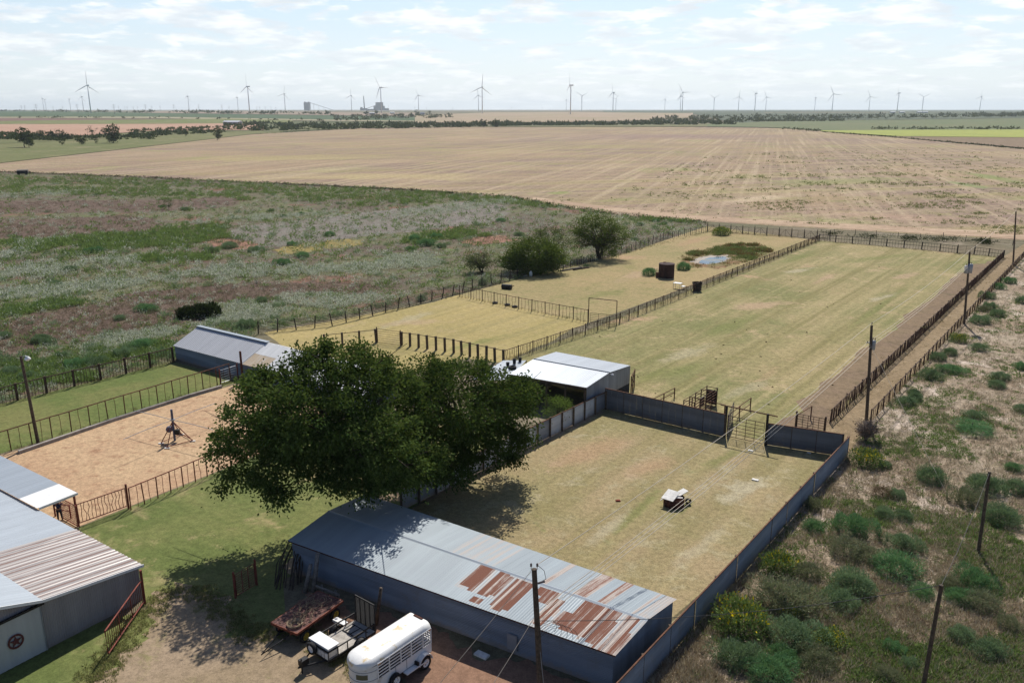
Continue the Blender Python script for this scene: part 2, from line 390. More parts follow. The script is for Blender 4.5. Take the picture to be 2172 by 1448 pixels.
# dirt track on the near edge of the stubble
mt = mat_ground('track dirt', (.43, .31, .21), (.36, .25, .17), (.3, .26, .14), big=.05, mid=.25, fine=1.5, thr=(.56, .66), contrast=.25, stripe=[(R(100), 1.6, .5, (.6, .47, .34), .03)])
strip_sheet('track', [(1130, 418), (1300, 440), (1500, 459), (1760, 473), (2172, 494), (2600, 522)], [(1130, 424), (1300, 448), (1500, 468), (1760, 484), (2172, 508), (2600, 538)], .05, mt, 40, 2)
WORN, PALE, LUSH, RED = (.42, .30, .19), (.42, .37, .25), (.16, .185, .055), (.40, .255, .155)
stripeU = lambda k, per=2.4: [(UA, per, k, (.21, .185, .075), .02), (UA, per * .4, k * .6, (.40, .33, .17), .03)]
ma = mat_ground('arena turf', (.20, .20, .08), (.33, .27, .135), (.43, .33, .19), big=.04, mid=.2, fine=4.0, thr=(.53, .66), contrast=.4, stripe=stripeU(.75), sub=((.44, .30, .185), .07, .6, .7),
    blobs=[(1720, 605, 1765, 583, 9, WORN, .8), (1545, 657, 1670, 640, 10, WORN, .8), (1840, 640, 1910, 620, 8, PALE, .8), (1885, 594, 1955, 576, 8, WORN, .7), (1655, 582, 1730, 568, 5, PALE, .6), (1400, 770, 1520, 730, 14, PALE, .5), (1480, 720, 1620, 660, 16, LUSH, .55), (1790, 705, 1935, 600, 10, LUSH, .55), (1640, 562, 1750, 532, 9, LUSH, .6), (1330, 810, 1520, 765, 16, LUSH, .5), (1500, 860, 1640, 800, 14, PALE, .4), (1760, 560, 1960, 535, 6, LUSH, .5)])
ARENA = [G(*p) for p in ((1068, 770), (1735, 510), (2126, 546), (1745, 912), (1790, 966), (1535, 928), (1283, 866))]
poly_sheet('arena', ARENA, .006, ma)
mpd = mat_ground('paddock turf', (.40, .315, .135), (.34, .28, .115), (.40, .31, .155), big=.05, mid=.4, fine=4.0, contrast=.3, stripe=stripeU(.4, 1.8), blobs=[(800, 700, 920, 660, 10, PALE, .5), (940, 745, 1080, 710, 9, LUSH, .6), (780, 690, 960, 680, 8, WORN, .5)])
poly_sheet('paddock', [G(*p) for p in ((560, 706), (900, 645), (975, 625), (1250, 684), (1068, 770), (990, 760), (850, 800), (690, 800))], .007, mpd, .4)
mpp = mat_ground('pond paddock turf', (.36, .275, .14), (.29, .245, .115), (.25, .225, .095), big=.06, mid=.3, fine=4.0, contrast=.33, sub=((.4, .27, .16), .07, .58, .7), blobs=[(1310, 600, 1420, 560, 14, WORN, .7), (1430, 525, 1510, 500, 9, RED, .6), (1200, 640, 1330, 615, 8, LUSH, .5), (1380, 640, 1560, 570, 6, (.24, .17, .1), .6)])
poly_sheet('pond_paddock', [G(*p) for p in ((975, 625), (1100, 592), (1330, 536), (1500, 480), (1735, 510), (1250, 684))], .008, mpp)
mtp = mat_ground('tin paddock turf', (.345, .265, .15), (.265, .23, .11), (.39, .335, .21), big=.09, mid=.5, fine=7.0, contrast=.4, stripe=stripeU(.5, 3.0), sub=((.17, .19, .07), .3, .66, .76),
    blobs=[(1160, 1000, 1340, 920, 34, RED, .6), (1510, 1075, 1620, 1010, 34, PALE, .85), (1280, 1150, 1410, 1030, 18, LUSH, .6), (1320, 1010, 1440, 970, 22, RED, .5), (1230, 1170, 1340, 1080, 22, PALE, .6), (1470, 1000, 1600, 945, 14, LUSH, .5), (1400, 1230, 1560, 1100, 26, PALE, .5), (1420, 1100, 1470, 1060, 16, LUSH, .6)])
poly_sheet('tin_paddock', [G(*p) for p in ((860, 1086), (1283, 867), (1790, 967), (1436, 1385), (1300, 1440))], .009, mtp)
ml = mat_ground('lane dirt', (.27, .20, .12), (.24, .175, .10), (.33, .25, .155), big=.1, mid=.5, fine=4.0, contrast=.35)
poly_sheet('lane', [G(*p) for p in ((1745, 912), (2126, 546), (2200, 500), (2240, 510), (2172, 545), (1846, 896), (1797, 966), (1740, 962))], .012, ml)
poly_sheet('bare_soil', [G(*p) for p in ((1640, 905), (1720, 838), (1900, 690), (2060, 560), (2118, 552), (1745, 912))], .010, mat_ground('arena edge soil', (.21, .15, .10), (.235, .17, .105), (.15, .115, .07), big=.2, mid=.6, fine=4.0, contrast=.35), .9, 2.0)
mdp = mat_ground('pen sand', (.52, .365, .22), (.47, .31, .19), (.34, .20, .12), big=.12, mid=.9, fine=6, thr=(.52, .66), contrast=.38, bump=.8, bd=.08)
poly_sheet('pen_sand', [G(*p) for p in ((-120, 1003), (0, 966), (500, 815), (700, 830), (700, 900), (446, 1005), (165, 1117), (60, 1150), (-200, 1200))], .006, mdp)
mgs = mat_ground('green strip turf', (.12, .155, .045), (.18, .18, .065), (.30, .25, .12), big=.1, mid=.6, fine=4.5, thr=(.62, .74), contrast=.35)
poly_sheet('turf_strip', [G(*p) for p in ((-120, 885), (0, 857), (368, 767), (512, 808), (0, 962), (-120, 1000))], .007, mgs)
my = mat_ground('yard turf', (.125, .155, .048), (.185, .195, .07), (.31, .26, .13), big=.16, mid=.5, fine=5.0, thr=(.56, .7), contrast=.36, sub=((.34, .28, .14), .17, .56, .68))
poly_sheet('yard_lawn', [G(*p) for p in ((165, 1119), (446, 1007), (700, 902), (1100, 900), (860, 1088), (600, 1230), (620, 1500), (-200, 1560), (-200, 1430), (320, 1290))], .0075, my)
md = mat_ground('yard dirt', (.33, .25, .17), (.29, .22, .14), (.25, .215, .11), big=.2, mid=.6, fine=5.0, thr=(.54, .66), contrast=.32)
poly_sheet('driveway', [G(*p) for p in ((330, 1275), (400, 1240), (470, 1290), (540, 1345), (640, 1335), (730, 1390), (900, 1500), (420, 1520), (160, 1520), (200, 1440), (250, 1380))], .0105, md, 1.3, .25)
mrd = mat_ground('red yard soil', (.28, .165, .11), (.25, .15, .1), (.22, .18, .09), big=.3, mid=.8, fine=5.0, thr=(.6, .7), contrast=.3)
poly_sheet('shed_apron', [G(*p) for p in ((640, 1250), (1000, 1370), (1250, 1470), (1200, 1520), (900, 1500), (860, 1440), (700, 1340), (620, 1290))], .0135, mrd, .9, .25)
poly_sheet('tree_bed', [G(*p) for p in ((640, 1230), (690, 1130), (830, 1060), (900, 1062), (1283, 872), (1240, 872), (860, 1030), (700, 1105), (600, 1200))], .0165, md, .5, .25)
# pond with its mud rim and growth
pc = G(1508, 552); ell = lambda a, b, ph, j, n=48: [pc + U * (a * math.cos(2 * PI * k / n)) * (1 + j * mnoise.noise(Vector((k * .35, ph, 0)))) + V * (b * math.sin(2 * PI * k / n)) * (1 + j * mnoise.noise(Vector((k * .35, ph, 4)))) for k in range(n)]
poly_sheet('pond_bank', [p + U * 6 for p in ell(15, 6.0, 8, .45)], .0110, mat_ground('pond growth', (.2, .19, .08), (.27, .16, .09), (.22, .18, .085), big=.2, mid=.6, fine=3.0, contrast=.4, bump=1, bd=.2), 1.6, .5)
poly_sheet('mud', [p + U * .6 - V * .3 for p in ell(5.4, 2.6, 1, .35)], .0150, mat_ground('pale mud', (.42, .38, .33), (.36, .3, .24), (.47, .44, .4), big=.4, mid=1., fine=4.0, contrast=.2))
t = NT('pond water'); wn = t.noise(t.pos(), 1.4, 2.0)
poly_sheet('water', [p + V * .35 + U * .3 for p in ell(4.3, 1.75, 3, .3)], .0190, t.out(t.bsdf(t.mix(t.ramp(t.noise(t.pos(), .25), .5, .6), (.04, .085, .14), (.17, .13, .06)), .12, 0, t.bump(wn, .25, .03), .25)))
# bare bands in the pasture
ZONES = {'brown': [(-40, 728, 330, 655, 34), (300, 640, 560, 614, 20), (560, 612, 760, 612, 13), (-20, 440, 330, 437, 13), (330, 440, 470, 428, 11), (-20, 490, 270, 478, 21)],
  'grey': [(560, 500, 1000, 450, 24)], 'red': [(470, 515, 520, 520, 9), (1010, 512, 1060, 507, 8)], 'yellow': [(610, 532, 740, 515, 8)],
  'white': [(0, 575, 280, 560, 20), (0, 625, 420, 585, 15), (380, 582, 560, 567, 13), (480, 592, 880, 555, 22), (440, 662, 800, 628, 20), (190, 735, 560, 668, 17), (430, 470, 700, 455, 9), (0, 415, 200, 405, 7), (860, 455, 1080, 430, 13), (0, 545, 110, 505, 14), (20, 690, 250, 640, 8)],
  'green': [(0, 380, 400, 392, 13), (400, 392, 1100, 425, 13), (90, 520, 440, 498, 26), (300, 552, 440, 545, 12), (0, 662, 150, 642, 13), (880, 512, 1000, 495, 13), (640, 418, 900, 425, 15), (100, 775, 360, 740, 28), (0, 815, 150, 800, 22), (1100, 425, 1460, 470, 12), (0, 400, 500, 415, 14)]}
def zone(kind, x, y):
    best = -9.0
    for x0, y0, x1, y1, h in ZONES[kind]:
        dx, dy = (x1 - x0) * .3, y1 - y0; L = dx * dx + dy * dy
        u = max(0, min(1, ((x - x0) * .3 * dx + (y - y0) * dy) / L)); d = math.hypot((x - x0) * .3 - dx * u, y - y0 - dy * u)
        best = max(best, 1 - d / h)
    return best
def capsule(x0, y0, x1, y1, h, n=9):
    dx, dy = (x1 - x0) * .3, (y1 - y0); L = math.hypot(dx, dy); dx, dy = dx / L, dy / L
    a0 = math.atan2(dy, dx); out = []
    for (cx, cy, s_) in ((x1, y1, -1), (x0, y0, 1)):
        for k in range(n):
            a = a0 + s_ * (PI / 2) + (PI * k / (n - 1)) if s_ < 0 else a0 + PI / 2 + PI * k / (n - 1)
            out.append(G(cx + math.cos(a) * h / .3, cy + math.sin(a) * h))
    return out
zm = {'brown': mat_ground('bare brown band', (.125, .085, .065), (.155, .11, .085), (.15, .12, .075), big=.08, mid=.3, fine=2.5, contrast=.4),
      'grey': mat_ground('grey weed band', (.21, .185, .165), (.18, .16, .125), (.24, .22, .2), big=.06, mid=.3, fine=2.5, contrast=.4),
      'red': mat_ground('red soil patch', (.32, .17, .12), (.28, .16, .11), (.2, .16, .08), big=.2, mid=.5, fine=2.5, contrast=.35),
      'yellow': mat_ground('yellow weed patch', (.28, .21, .07), (.24, .2, .08), (.2, .2, .09), big=.2, mid=.5, fine=2.5, contrast=.35)}
zi = 0
for kd in ('grey', 'brown', 'red', 'yellow'):
    for q_ in ZONES[kd]:
        zi += 1; poly_sheet('bare_ground', capsule(*q_), .008 + .0035 * zi, zm[kd], 2.2, .6)
# far fields
def fm(n, a, b, c, **k): return mat_ground(n, a, b, c, big=.006, mid=.03, fine=.4, contrast=.22, bump=.3, bd=.3, **k)
strip_sheet('far_field', [(-420, 233), (0, 235), (360, 241), (724, 246), (900, 249)], [(-420, 249), (0, 248.5), (320, 248), (724, 255), (900, 257)], .5, fm('far green crop', (.06, .105, .05), (.075, .115, .055), (.09, .11, .06)))
strip_sheet('far_field', [(-420, 248.7), (0, 248.7), (320, 248.2), (724, 255.2), (900, 257.2)], [(-420, 251), (0, 251), (320, 252), (724, 258), (900, 259)], .5, fm('far pale stubble', (.34, .30, .2), (.3, .27, .17), (.22, .22, .11)))
strip_sheet('far_field', [(-420, 251.2), (0, 251.2), (120, 252.5), (330, 254)], [(-420, 259), (0, 258), (120, 256), (330, 254.5)], .6, fm('far ploughed land', (.2, .125, .1), (.18, .11, .09), (.2, .13, .1)))
strip_sheet('far_field', [(-420, 259), (0, 258.2), (120, 256.2), (330, 254.7), (480, 253), (620, 256)], [(-420, 265), (0, 264.5), (320, 264), (500, 262.5), (620, 262)], .6, fm('far light green', (.15, .18, .06), (.17, .18, .07), (.26, .22, .12)))
strip_sheet('far_field', [(-420, 265.2), (0, 264.8), (320, 264.2), (500, 262.7), (560, 266)], [(-420, 300), (0, 291), (180, 289), (320, 279), (560, 277)], .6, fm('far red soil', (.43, .27, .19), (.4, .245, .175), (.45, .31, .21)))
strip_sheet('far_field', [(-420, 330), (0, 306), (150, 299), (400, 284), (600, 275)], [(-420, 356), (-130, 361), (0, 346.5), (300, 312.5), (540, 284.5), (600, 282)], .15, fm('far olive meadow', (.17, .17, .075), (.14, .155, .06), (.24, .21, .11)))
strip_sheet('far_field', [(-420, 291), (0, 288), (180, 286), (320, 278), (600, 272)], [(-420, 330), (0, 305.5), (150, 298.5), (400, 283.5), (600, 275)], .15, fm('far scrub meadow', (.13, .145, .06), (.16, .16, .07), (.28, .2, .14)))
strip_sheet('far_field', [(880, 246), (1040, 239), (1200, 238.5), (1470, 240)], [(880, 262), (1200, 260), (1340, 257), (1470, 250)], .5, fm('far pink stubble', (.36, .27, .19), (.3, .25, .15), (.38, .29, .22)))
strip_sheet('far_field', [(300, 236.5), (560, 237), (760, 239), (880, 240)], [(300, 240), (560, 243), (760, 246), (880, 248)], .5, fm('far dusty land', (.3, .22, .17), (.24, .2, .14), (.34, .27, .2)))
strip_sheet('far_field', [(1500, 263), (1640, 258), (2172, 252), (2600, 250)], [(1500, 269.5), (1640, 271.5), (1750, 278), (2172, 276), (2600, 275)], .4, fm('far grey-green meadow', (.13, .16, .075), (.15, .165, .08), (.19, .18, .1)))
strip_sheet('far_field', [(1740, 278.3), (1900, 277), (2172, 276.2), (2600, 275.2)], [(1740, 279.5), (1900, 290.3), (2172, 293), (2600, 297)], .5, fm('far yellow crop', (.33, .35, .085), (.30, .33, .08), (.25, .29, .08)))
strip_sheet('far_field', [(1890, 290.6), (2172, 293.3), (2600, 297.3)], [(1890, 291.6), (2172, 315), (2600, 347)], .4, fm('far brown field', (.22, .16, .105), (.2, .15, .09), (.26, .19, .13)))

strip_sheet('far_field', [(1280, 234.3), (1480, 233.6), (2172, 233.4), (2600, 233.3)], [(1280, 239), (1470, 241), (1560, 262.5), (1640, 257.5), (2172, 251.5), (2600, 249.5)], .5, fm('far scrub land', (.075, .10, .06), (.10, .12, .075), (.16, .15, .11)))
strip_sheet('far_field', [(560, 270.5), (1000, 268.5), (1500, 262.8)], [(560, 281.5), (780, 271.8), (1000, 269.8), (1500, 269.6)], .35, fm('far field margin', (.16, .16, .075), (.13, .14, .065), (.2, .17, .1)))
strip_sheet('far_field', [(480, 256), (700, 258.5), (900, 259.5)], [(480, 280), (700, 274), (900, 270)], .3, fm('far creek ground', (.09, .115, .05), (.12, .13, .06), (.2, .17, .1)))

for k_, ln in enumerate(([(0, 366), (260, 375.5), (500, 386.5), (560, 389.5)], [(560, 389.5), (700, 395.5), (860, 403.5), (960, 410)])):
    mb = MB(); pl_ = [G(*q) for q in ln]; pp_ = along_ = []
    for a, b in zip(pl_, pl_[1:]):
        m = max(2, int((b - a).length / 1.2)); d = (b - a).normalized(); w_ = Vector((-d.y, d.x, 0))
        for i in range(m):
            p0, p1 = a.lerp(b, i / m), a.lerp(b, (i + 1) / m); h0, h1 = [(.15 if k_ == 0 else .4) + .25 * mnoise.noise(q * .5) for q in (p0, p1)]
            mb.quad(p0 - w_ * .9, p1 - w_ * .9, p1 + ZV * max(.05, h1), p0 + ZV * max(.05, h0)).quad(p0 + ZV * max(.05, h0), p1 + ZV * max(.05, h1), p1 + w_ * .9, p0 + w_ * .9)
    tag(mb.build('bank', mat_ground('bank soil', (.075, .05, .038), (.1, .068, .05), (.12, .12, .05), big=.2, mid=.6, fine=3.0, contrast=.4)), kind='structure')
# ------------------------------------------------------------------ fences and gates
UNIT = {}
def unit_post(r, h, kind='round', n=8):
    key = (round(r, 3), round(h, 2), kind)
    if key not in UNIT:
        mb = MB()
        if kind == 'round': mb.tube([(0, 0, -.15), (0, 0, h)], r, n)
        elif kind == 'square': mb.box((0, 0, h / 2 - .1), (r * 2, r * 2, h + .2))
        elif kind == 'bent':
            b = random.uniform(-.05, .05); mb.tube([(0, 0, -.1), (b, b * .6, h * .35), (-b * .8, b, h * .7), (0, 0, h)], r, 5)
        UNIT[key] = mb.mesh('post_shape')
    return UNIT[key]
def along(pts, sp, first=0.0):
    out = []; acc = first; done = 0.0
    for a, b in zip(pts, pts[1:]):
        L = (b - a).length
        while acc <= done + L + 1e-6:
            out.append((a.lerp(b, min(1, (acc - done) / L)), (b - a).normalized())); acc += sp
        done += L
    return out
def fence(name, label, pts, h, psp=2.4, ksp=.32, pr=.055, kr=.018, mat='pipe', kmat=None, rails=None, rail_r=.035, group=None, lean=.02, kind='round', pick_h=None, cat='fence', ph=0.12, k0=.1, post_var=0.0):
    base = pts[0].copy(); t = thing(name, label, cat, base, 0, group)
    L = sum((b - a).length for a, b in zip(pts, pts[1:]))
    n = max(1, round(L / psp)); posts = along(pts, L / n)
    rec = []
    for p, d in posts:
        hh = h + ph + random.uniform(-1, 1) * post_var
        rec.append((p.length, p, unit_post(pr, round(hh, 1) if post_var else hh, kind), (random.gauss(0, lean), random.gauss(0, lean), math.atan2(d.y, d.x))))
    emit(rec, 'post', M[mat], t, base)
    if ksp:
        m = max(1, round(L / n / ksp)); rec = []
        kinds = [unit_post(kr * (1 + .03 * q), pick_h or h - .02, 'bent') for q in range(4)]
        for i, (p, d) in enumerate(along(pts, L / n / m)):
            if i % m == 0: continue
            rec.append((p.length, p + d * random.uniform(-.04, .04), random.choice(kinds), (random.gauss(0, lean * .9), random.gauss(0, lean * .9), random.uniform(0, 6))))
        emit(rec, 'picket', M[kmat or mat], t, base)
    for r_h in (rails if rails is not None else [h]):
        q = [p + ZV * (r_h + random.uniform(-.015, .015)) for p, d in posts]
        MB().tube(q, rail_r, 6).build('rail', M[mat], t, world=True)
    return t
def emit(rec, nm, mat, t, base, most=100):
    rec.sort(key=lambda r: r[0])
    for _, p, me, rot in rec[:most]: link(nm, me, mat, t, p - base, rot)
    if len(rec) > most:
        v, f = [], []
        for _, p, me, rot in rec[most:]:
            mm = Matrix.LocRotScale(p - base, Matrix.Rotation(rot[2], 3, 'Z') @ Matrix.Rotation(rot[1], 3, 'Y') @ Matrix.Rotation(rot[0], 3, 'X'), None) if False else (Matrix.Translation(p - base) @ Matrix.Rotation(rot[2], 4, 'Z') @ Matrix.Rotation(rot[1], 4, 'Y') @ Matrix.Rotation(rot[0], 4, 'X'))
            n0 = len(v); v += [tuple(mm @ x.co) for x in me.vertices]; f += [tuple(n0 + i for i in q.vertices) for q in me.polygons]
        me = bpy.data.meshes.new(nm); me.from_pydata(v, [], f); me.update()
        tag(link(nm, me, mat, t), kind='stuff')
def gate(name, label, p0, p1, h=1.25, bars=5, stays=2, mat='pipe', z0=.12, group=None, rad=.028, posts=True, ph=.2, cat='gate', brace=False, pr=.06):
    base = p0.copy(); t = thing(name, label, cat, base, 0, group); d = (p1 - p0); L = d.length; d.normalize()
    a, b = p0 + d * .09, p1 - d * .09
    MB().tube([a + ZV * z0, a + ZV * (z0 + h), b + ZV * (z0 + h), b + ZV * z0, a + ZV * z0], rad, 7).build('frame', M[mat], t, world=True)
    mb = MB()
    for k in range(1, bars): mb.tube([a + ZV * (z0 + h * k / bars), b + ZV * (z0 + h * k / bars)], rad * .72, 6)
    mb.build('bars', M[mat], t, world=True).name = 'bar_infill'
    for k in range(stays):
        p = a.lerp(b, (k + 1) / (stays + 1)); MB().tube([p + ZV * z0, p + ZV * (z0 + h)], rad * .8, 6).build('stay', M[mat], t, world=True)
    if brace:
        MB().tube([a + ZV * z0, a.lerp(b, .5) + ZV * (z0 + h), b + ZV * z0], rad * .8, 6).build('brace', M[mat], t, world=True)
    if posts:
        for p in (p0, p1): link('post', unit_post(pr, z0 + h + ph, 'round'), M[mat], t, p - base)
    return t
g = lambda *p: [G(*q) for q in p]
fence('pipe_fence', 'long brown picket fence dividing the left mown paddocks from the big arena', g((1068, 768), (1307, 688), (1737, 511)), 1.2, 2.4, .3, .06, .024, 'pipe', lean=.025)
fence('pipe_fence', 'dense brown picket fence along the inner edge of the narrow lane beside the arena', g((1760, 898), (2128, 546)), 1.2, 2.4, .24, .055, .028, 'pipe', lean=.03)
fence('pipe_fence', 'brown rail fence with thick posts along the outer edge of the lane, bushes behind it', g((1846, 896), (2172, 545), (2235, 478)), 1.1, 2.0, .5, .06, .018, 'pipe', rail_r=.045)
fence('pipe_fence', 'tall rusty rail fence between the sand pen and the green strip', g((-70, 986), (0, 964), (240, 888), (490, 808)), 1.75, 1.55, .78, .045, .02, 'pipe_rust', ph=.0, rail_r=.045)
fence('pipe_fence', 'far rusty rail fence with close pickets between the green strip and the weedy pasture', g((-90, 884), (0, 858), (368, 768)), 1.5, 2.6, .32, .085, .022, 'pipe', kind='square', rail_r=.05)
fence('pipe_fence', 'red rusty rail fence on the lawn side of the sand pen', g((278, 1081), (364, 1044), (446, 1008), (560, 962)), 1.55, .95, .48, .04, .018, 'pipe_red', ph=.02)
fence('pipe_fence', 'brown cross fence on mown grass between the small paddock and the pond paddock', g((975, 629), (1100, 655), (1247, 683)), 1.5, 2.3, .55, .055, .02, 'pipe')
fence('pipe_fence', 'fence of thick square posts with one top rail behind the two big trees', g((690, 738), (798, 726)), 1.45, 1.7, 0, .1, .02, 'wood', kind='square', ph=.1)
fence('pipe_fence', 'row of thick square posts with a top rail, right of the tall pipe gate', g((852, 732), (960, 748), (1068, 772)), 1.45, 1.15, 0, .1, .02, 'wood', kind='square', ph=.1)
fence('pasture_fence', 'long pasture fence of leaning posts and wire panels beside the white weeds', g((548, 708), (700, 692), (860, 652), (1000, 615), (1100, 590)), 1.35, 2.2, 0, .07, .02, 'pipe_dark', rails=[.2, .38, .56, .74, .92, 1.1, 1.3], rail_r=.024, lean=.09, post_var=.2)
fence('pasture_fence', 'dark post and wire fence from the mesquite trees up to the rear panel fence', g((1195, 570), (1330, 536), (1420, 505), (1500, 492)), 1.25, 2.0, .7, .065, .025, 'pipe_dark', rails=[.3, .6, .9, 1.2], rail_r=.014, lean=.05, post_var=.3)
fence('panel_fence', 'dark rail fence with stout posts along the far end of the arena', g((1737, 511), (1850, 519), (2000, 533), (2030, 537)), 1.25, 3.0, .5, .085, .02, 'pipe_dark', rails=[.65, 1.25], kind='square', lean=.02)
fence('panel_fence', 'dark rail fence between the rear arena gate and the lane corner', g((2066, 539), (2128, 547)), 1.25, 2.5, .5, .07, .02, 'pipe_dark', rails=[.65, 1.25], kind='square')
fence('wire_fence', 'low post and wire fence along the dirt track behind the arena', g((1770, 496), (1900, 504), (2050, 513), (2200, 524)), 1.2, 4.0, 0, .05, .02, 'pipe_dark', rails=[.4, .8, 1.15], rail_r=.012, lean=.05, post_var=.3)
# heavy panels along the rear of the pond paddock: braced panels side by side
q = g((1500, 491), (1760, 508)); n = 10
for i in range(n):
    a, b = q[0].lerp(q[1], i / n), q[0].lerp(q[1], (i + 1) / n)
    gate('corral_panel', 'dark welded corral panel in the braced row at the rear of the pond paddock', a, b, 1.35, 6, 1, 'pipe_dark', .1, 'corral panels behind the pond', .035, i < n, .35, 'panel', i % 2 == 0)
gate('pipe_gate', 'dark pipe gate in the far fence of the arena near the lane corner', G(2030, 537), G(2066, 539), 1.3, 5, 1, 'pipe_dark')
gate('pipe_gate', 'tall brown pipe gate behind the two big trees, between rows of thick posts', G(800, 727), G(850, 734), 1.5, 6, 0, 'pipe')
gate('pipe_gate', 'pipe gate standing under the tall arch in the cross fence', G(1250, 684), G(1306, 690), 1.1, 5, 2, 'pipe', posts=False)
t = thing('gate_arch', 'tall thin pipe arch over the gate in the cross fence', 'arch', G(1248, 684))
a, b = G(1248, 684), G(1307, 691)
for p in (a, b): link('post', unit_post(.05, 3.1), M['pipe'], t, p - a)
MB().tube([a + ZV * 3.08, b + ZV * 3.08], .045, 7).build('crossbar', M['pipe'], t, world=True)
# concrete kerb under the pen fence
mb = MB(); kp = g((40, 962), (240, 893), (400, 842), (470, 822))
for a, b in zip(kp, kp[1:]): mb.bar(a + ZV * .1, b + ZV * .1, .22, .3)
tag(mb.build('kerb', mat_plain('kerb concrete', (.33, .3, .27), .9, 0, .3, 2.0)), 'low pale concrete kerb at the foot of the sand pen fence', 'kerb')
# pen gate of close pickets beside the barn porch and the woven panel
gp = (G(170, 1116), G(270, 1080)); 
t = thing('picket_gate', 'red iron gate of bent pickets between the barn porch and the sand pen', 'gate', gp[0])
a, b = gp; d = (b - a).normalized()
MB().tube([a + ZV * .25, a + ZV * 1.5, b + ZV * 1.5, b + ZV * .25, a + ZV * .25], .035, 7).build('frame', M['pipe_red'], t, world=True)
for k in range(1, 14):
    p = a.lerp(b, k / 14); j = random.uniform(-.08, .08)
    MB().tube([p + ZV * .25, p + d * j + ZV * .7, p - d * j + ZV * 1.1, p + ZV * 1.5], .02, 5).build('picket', M['pipe_red'], t, world=True)
link('post', unit_post(.07, 1.75), M['pipe_red'], t, b - a + d * .1)
a, b = G(169, 1120), G(133, 1100)
t = thing('woven_panel', 'red iron lattice panel under the barn porch beside the person', 'panel', a)
MB().tube([a + ZV * .1, a + ZV * 1.5, b + ZV * 1.5, b + ZV * .1, a + ZV * .1], .035, 7).build('frame', M['pipe_red'], t, world=True)
mb = MB(); d = b - a
for k in range(1, 12): mb.bar(a + d * (k / 12) + ZV * .1, a + d * (k / 12) + ZV * 1.5, .02)
for k in range(1, 9): mb.bar(a + ZV * (.1 + 1.4 * k / 9), b + ZV * (.1 + 1.4 * k / 9), .02)
mb.build('lattice', M['pipe_red'], t, world=True)
# the red gate standing open at the barn corner
a, b = G(306, 1283), G(231, 1394)
t = thing('open_gate', 'rusty red picket gate swung open from the barn corner, casting a long shadow', 'gate', a)
MB().tube([a + ZV * .22, a + ZV * 1.45, b + ZV * 1.45, b + ZV * .22, a + ZV * .22], .04, 8).build('frame', M['pipe_red'], t, world=True)
d = b - a
for k in range(1, 21):
    p = a + d * (k / 21)
    if k % 7 == 0: MB().tube([p + ZV * .22, p + ZV * 1.45], .032, 7).build('stay', M['pipe_red'], t, world=True)
    else: MB().tube([p + ZV * .22, p + ZV * 1.45], .014, 5).build('picket', M['pipe_red'], t, world=True)
link('post', unit_post(.07, 2.0), M['pipe_red'], t, -d.normalized() * .1)
# small dark red gate in the shade of the tree
gate('yard_gate', 'dark red iron gate standing in the tree shade left of the leaning poles', G(500, 1268), G(545, 1240), 1.25, 9, 2, 'pipe_red', .1)
# ------------------------------------------------------------------ buildings
def P(v):
    Zc = v.z - H0; d = v.y * CP - Zc * SP; u = v.y * SP + Zc * CP
    return 1086 + F0 * v.x / d, 724 - F0 * u / d
def rise_to(p, ty):                         # height at which a point over p sits on a surveyed line
    lo, hi = 0.0, 30.0
    for _ in range(50):
        m = (lo + hi) / 2
        if P(V3(p, m))[1] > ty: lo = m
        else: hi = m
    return lo
def wall_quad(mb, a, b, za, zb, z0=0.0, along_='u', **k):
    sheet(mb, V3(a, z0), V3(b, z0), V3(b, zb), V3(a, za), along=along_, **k)
# --- long shed in front
ze = 2.0
EL, ER, BL, BR = G(610, 1146, ze), G(1305, 1390, ze), G(775, 1047, ze), G(1436, 1270, ze)
zr = rise_to((ER + BR) / 2, 1314); RL, RR = V3((EL + BL) / 2, zr), V3((ER + BR) / 2, zr)
shed = thing('long_shed', 'long low corrugated shed with rust-striped roof, left end under the big tree', 'shed', V3(EL, 0))
COLR = {}
STRIPS = [(.542, .565, .36, .96), (.572, .582, .3, .93), (.598, .642, .26, .95), (.652, .70, .1, .93), (.60, .628, 0, .17), (.722, .742, .62, .92), (.748, .778, .5, .9), (.776, .80, 0, .76), (.80, .812, .3, .55), (.822, .842, .12, .56), (.846, .893, .08, .92), (.897, .935, .05, .95), (.915, .932, 0, .46), (.938, .945, 0, .7), (.956, .978, 0, .94), (.987, .997, 0, .5)]
def rf(u, v, i, r_):
    if u < .5: return -.7
    a = .33 if (.53 < u < .705 and v > .22) or u > .93 or (.77 < u < .82 and v < .5) else .2 if .85 < u < .93 else -.5
    c_ = COLR.setdefault(i, [random.uniform(-.05, .05), 0, 0, random.choice([.6, .74, .8, .86, .92])]); s_ = COLR.setdefault(('s', i // 4), (random.uniform(-.06, .06), random.uniform(-.05, .05)))
    for u0, u1, v0, v1 in STRIPS:
        if u0 - .004 <= u <= u1 and v0 + s_[0] <= v <= v1 + s_[1]: return c_[3]
    return a + c_[0] if a > -.5 else a
def rb(u, v, i, r_):
    k = int(u * 30)
    return -.7 if k < 13 else random.choice([.1, .3, .42]) if k < 17 else {20: random.choice([.0, .6, -.4]), 21: random.choice([-.4, .6]), 24: random.uniform(.6, .8), 25: -.4, 26: random.choice([.65, .7, -.4]), 28: random.choice([.2, .5]), 29: .4}.get(k, -.4)
sheet(MB(), EL, ER, RR, RL, rust=rf, rows=14, sw=.152, amp=.007, overlap=0.0, lift_=.0).build('roof', M['roof_rust'], shed, world=True)
sheet(MB(), BL, BR, RR, RL, rust=rb, rows=1, sw=.152, amp=.007).build('roof', M['roof_rust'], shed, world=True)
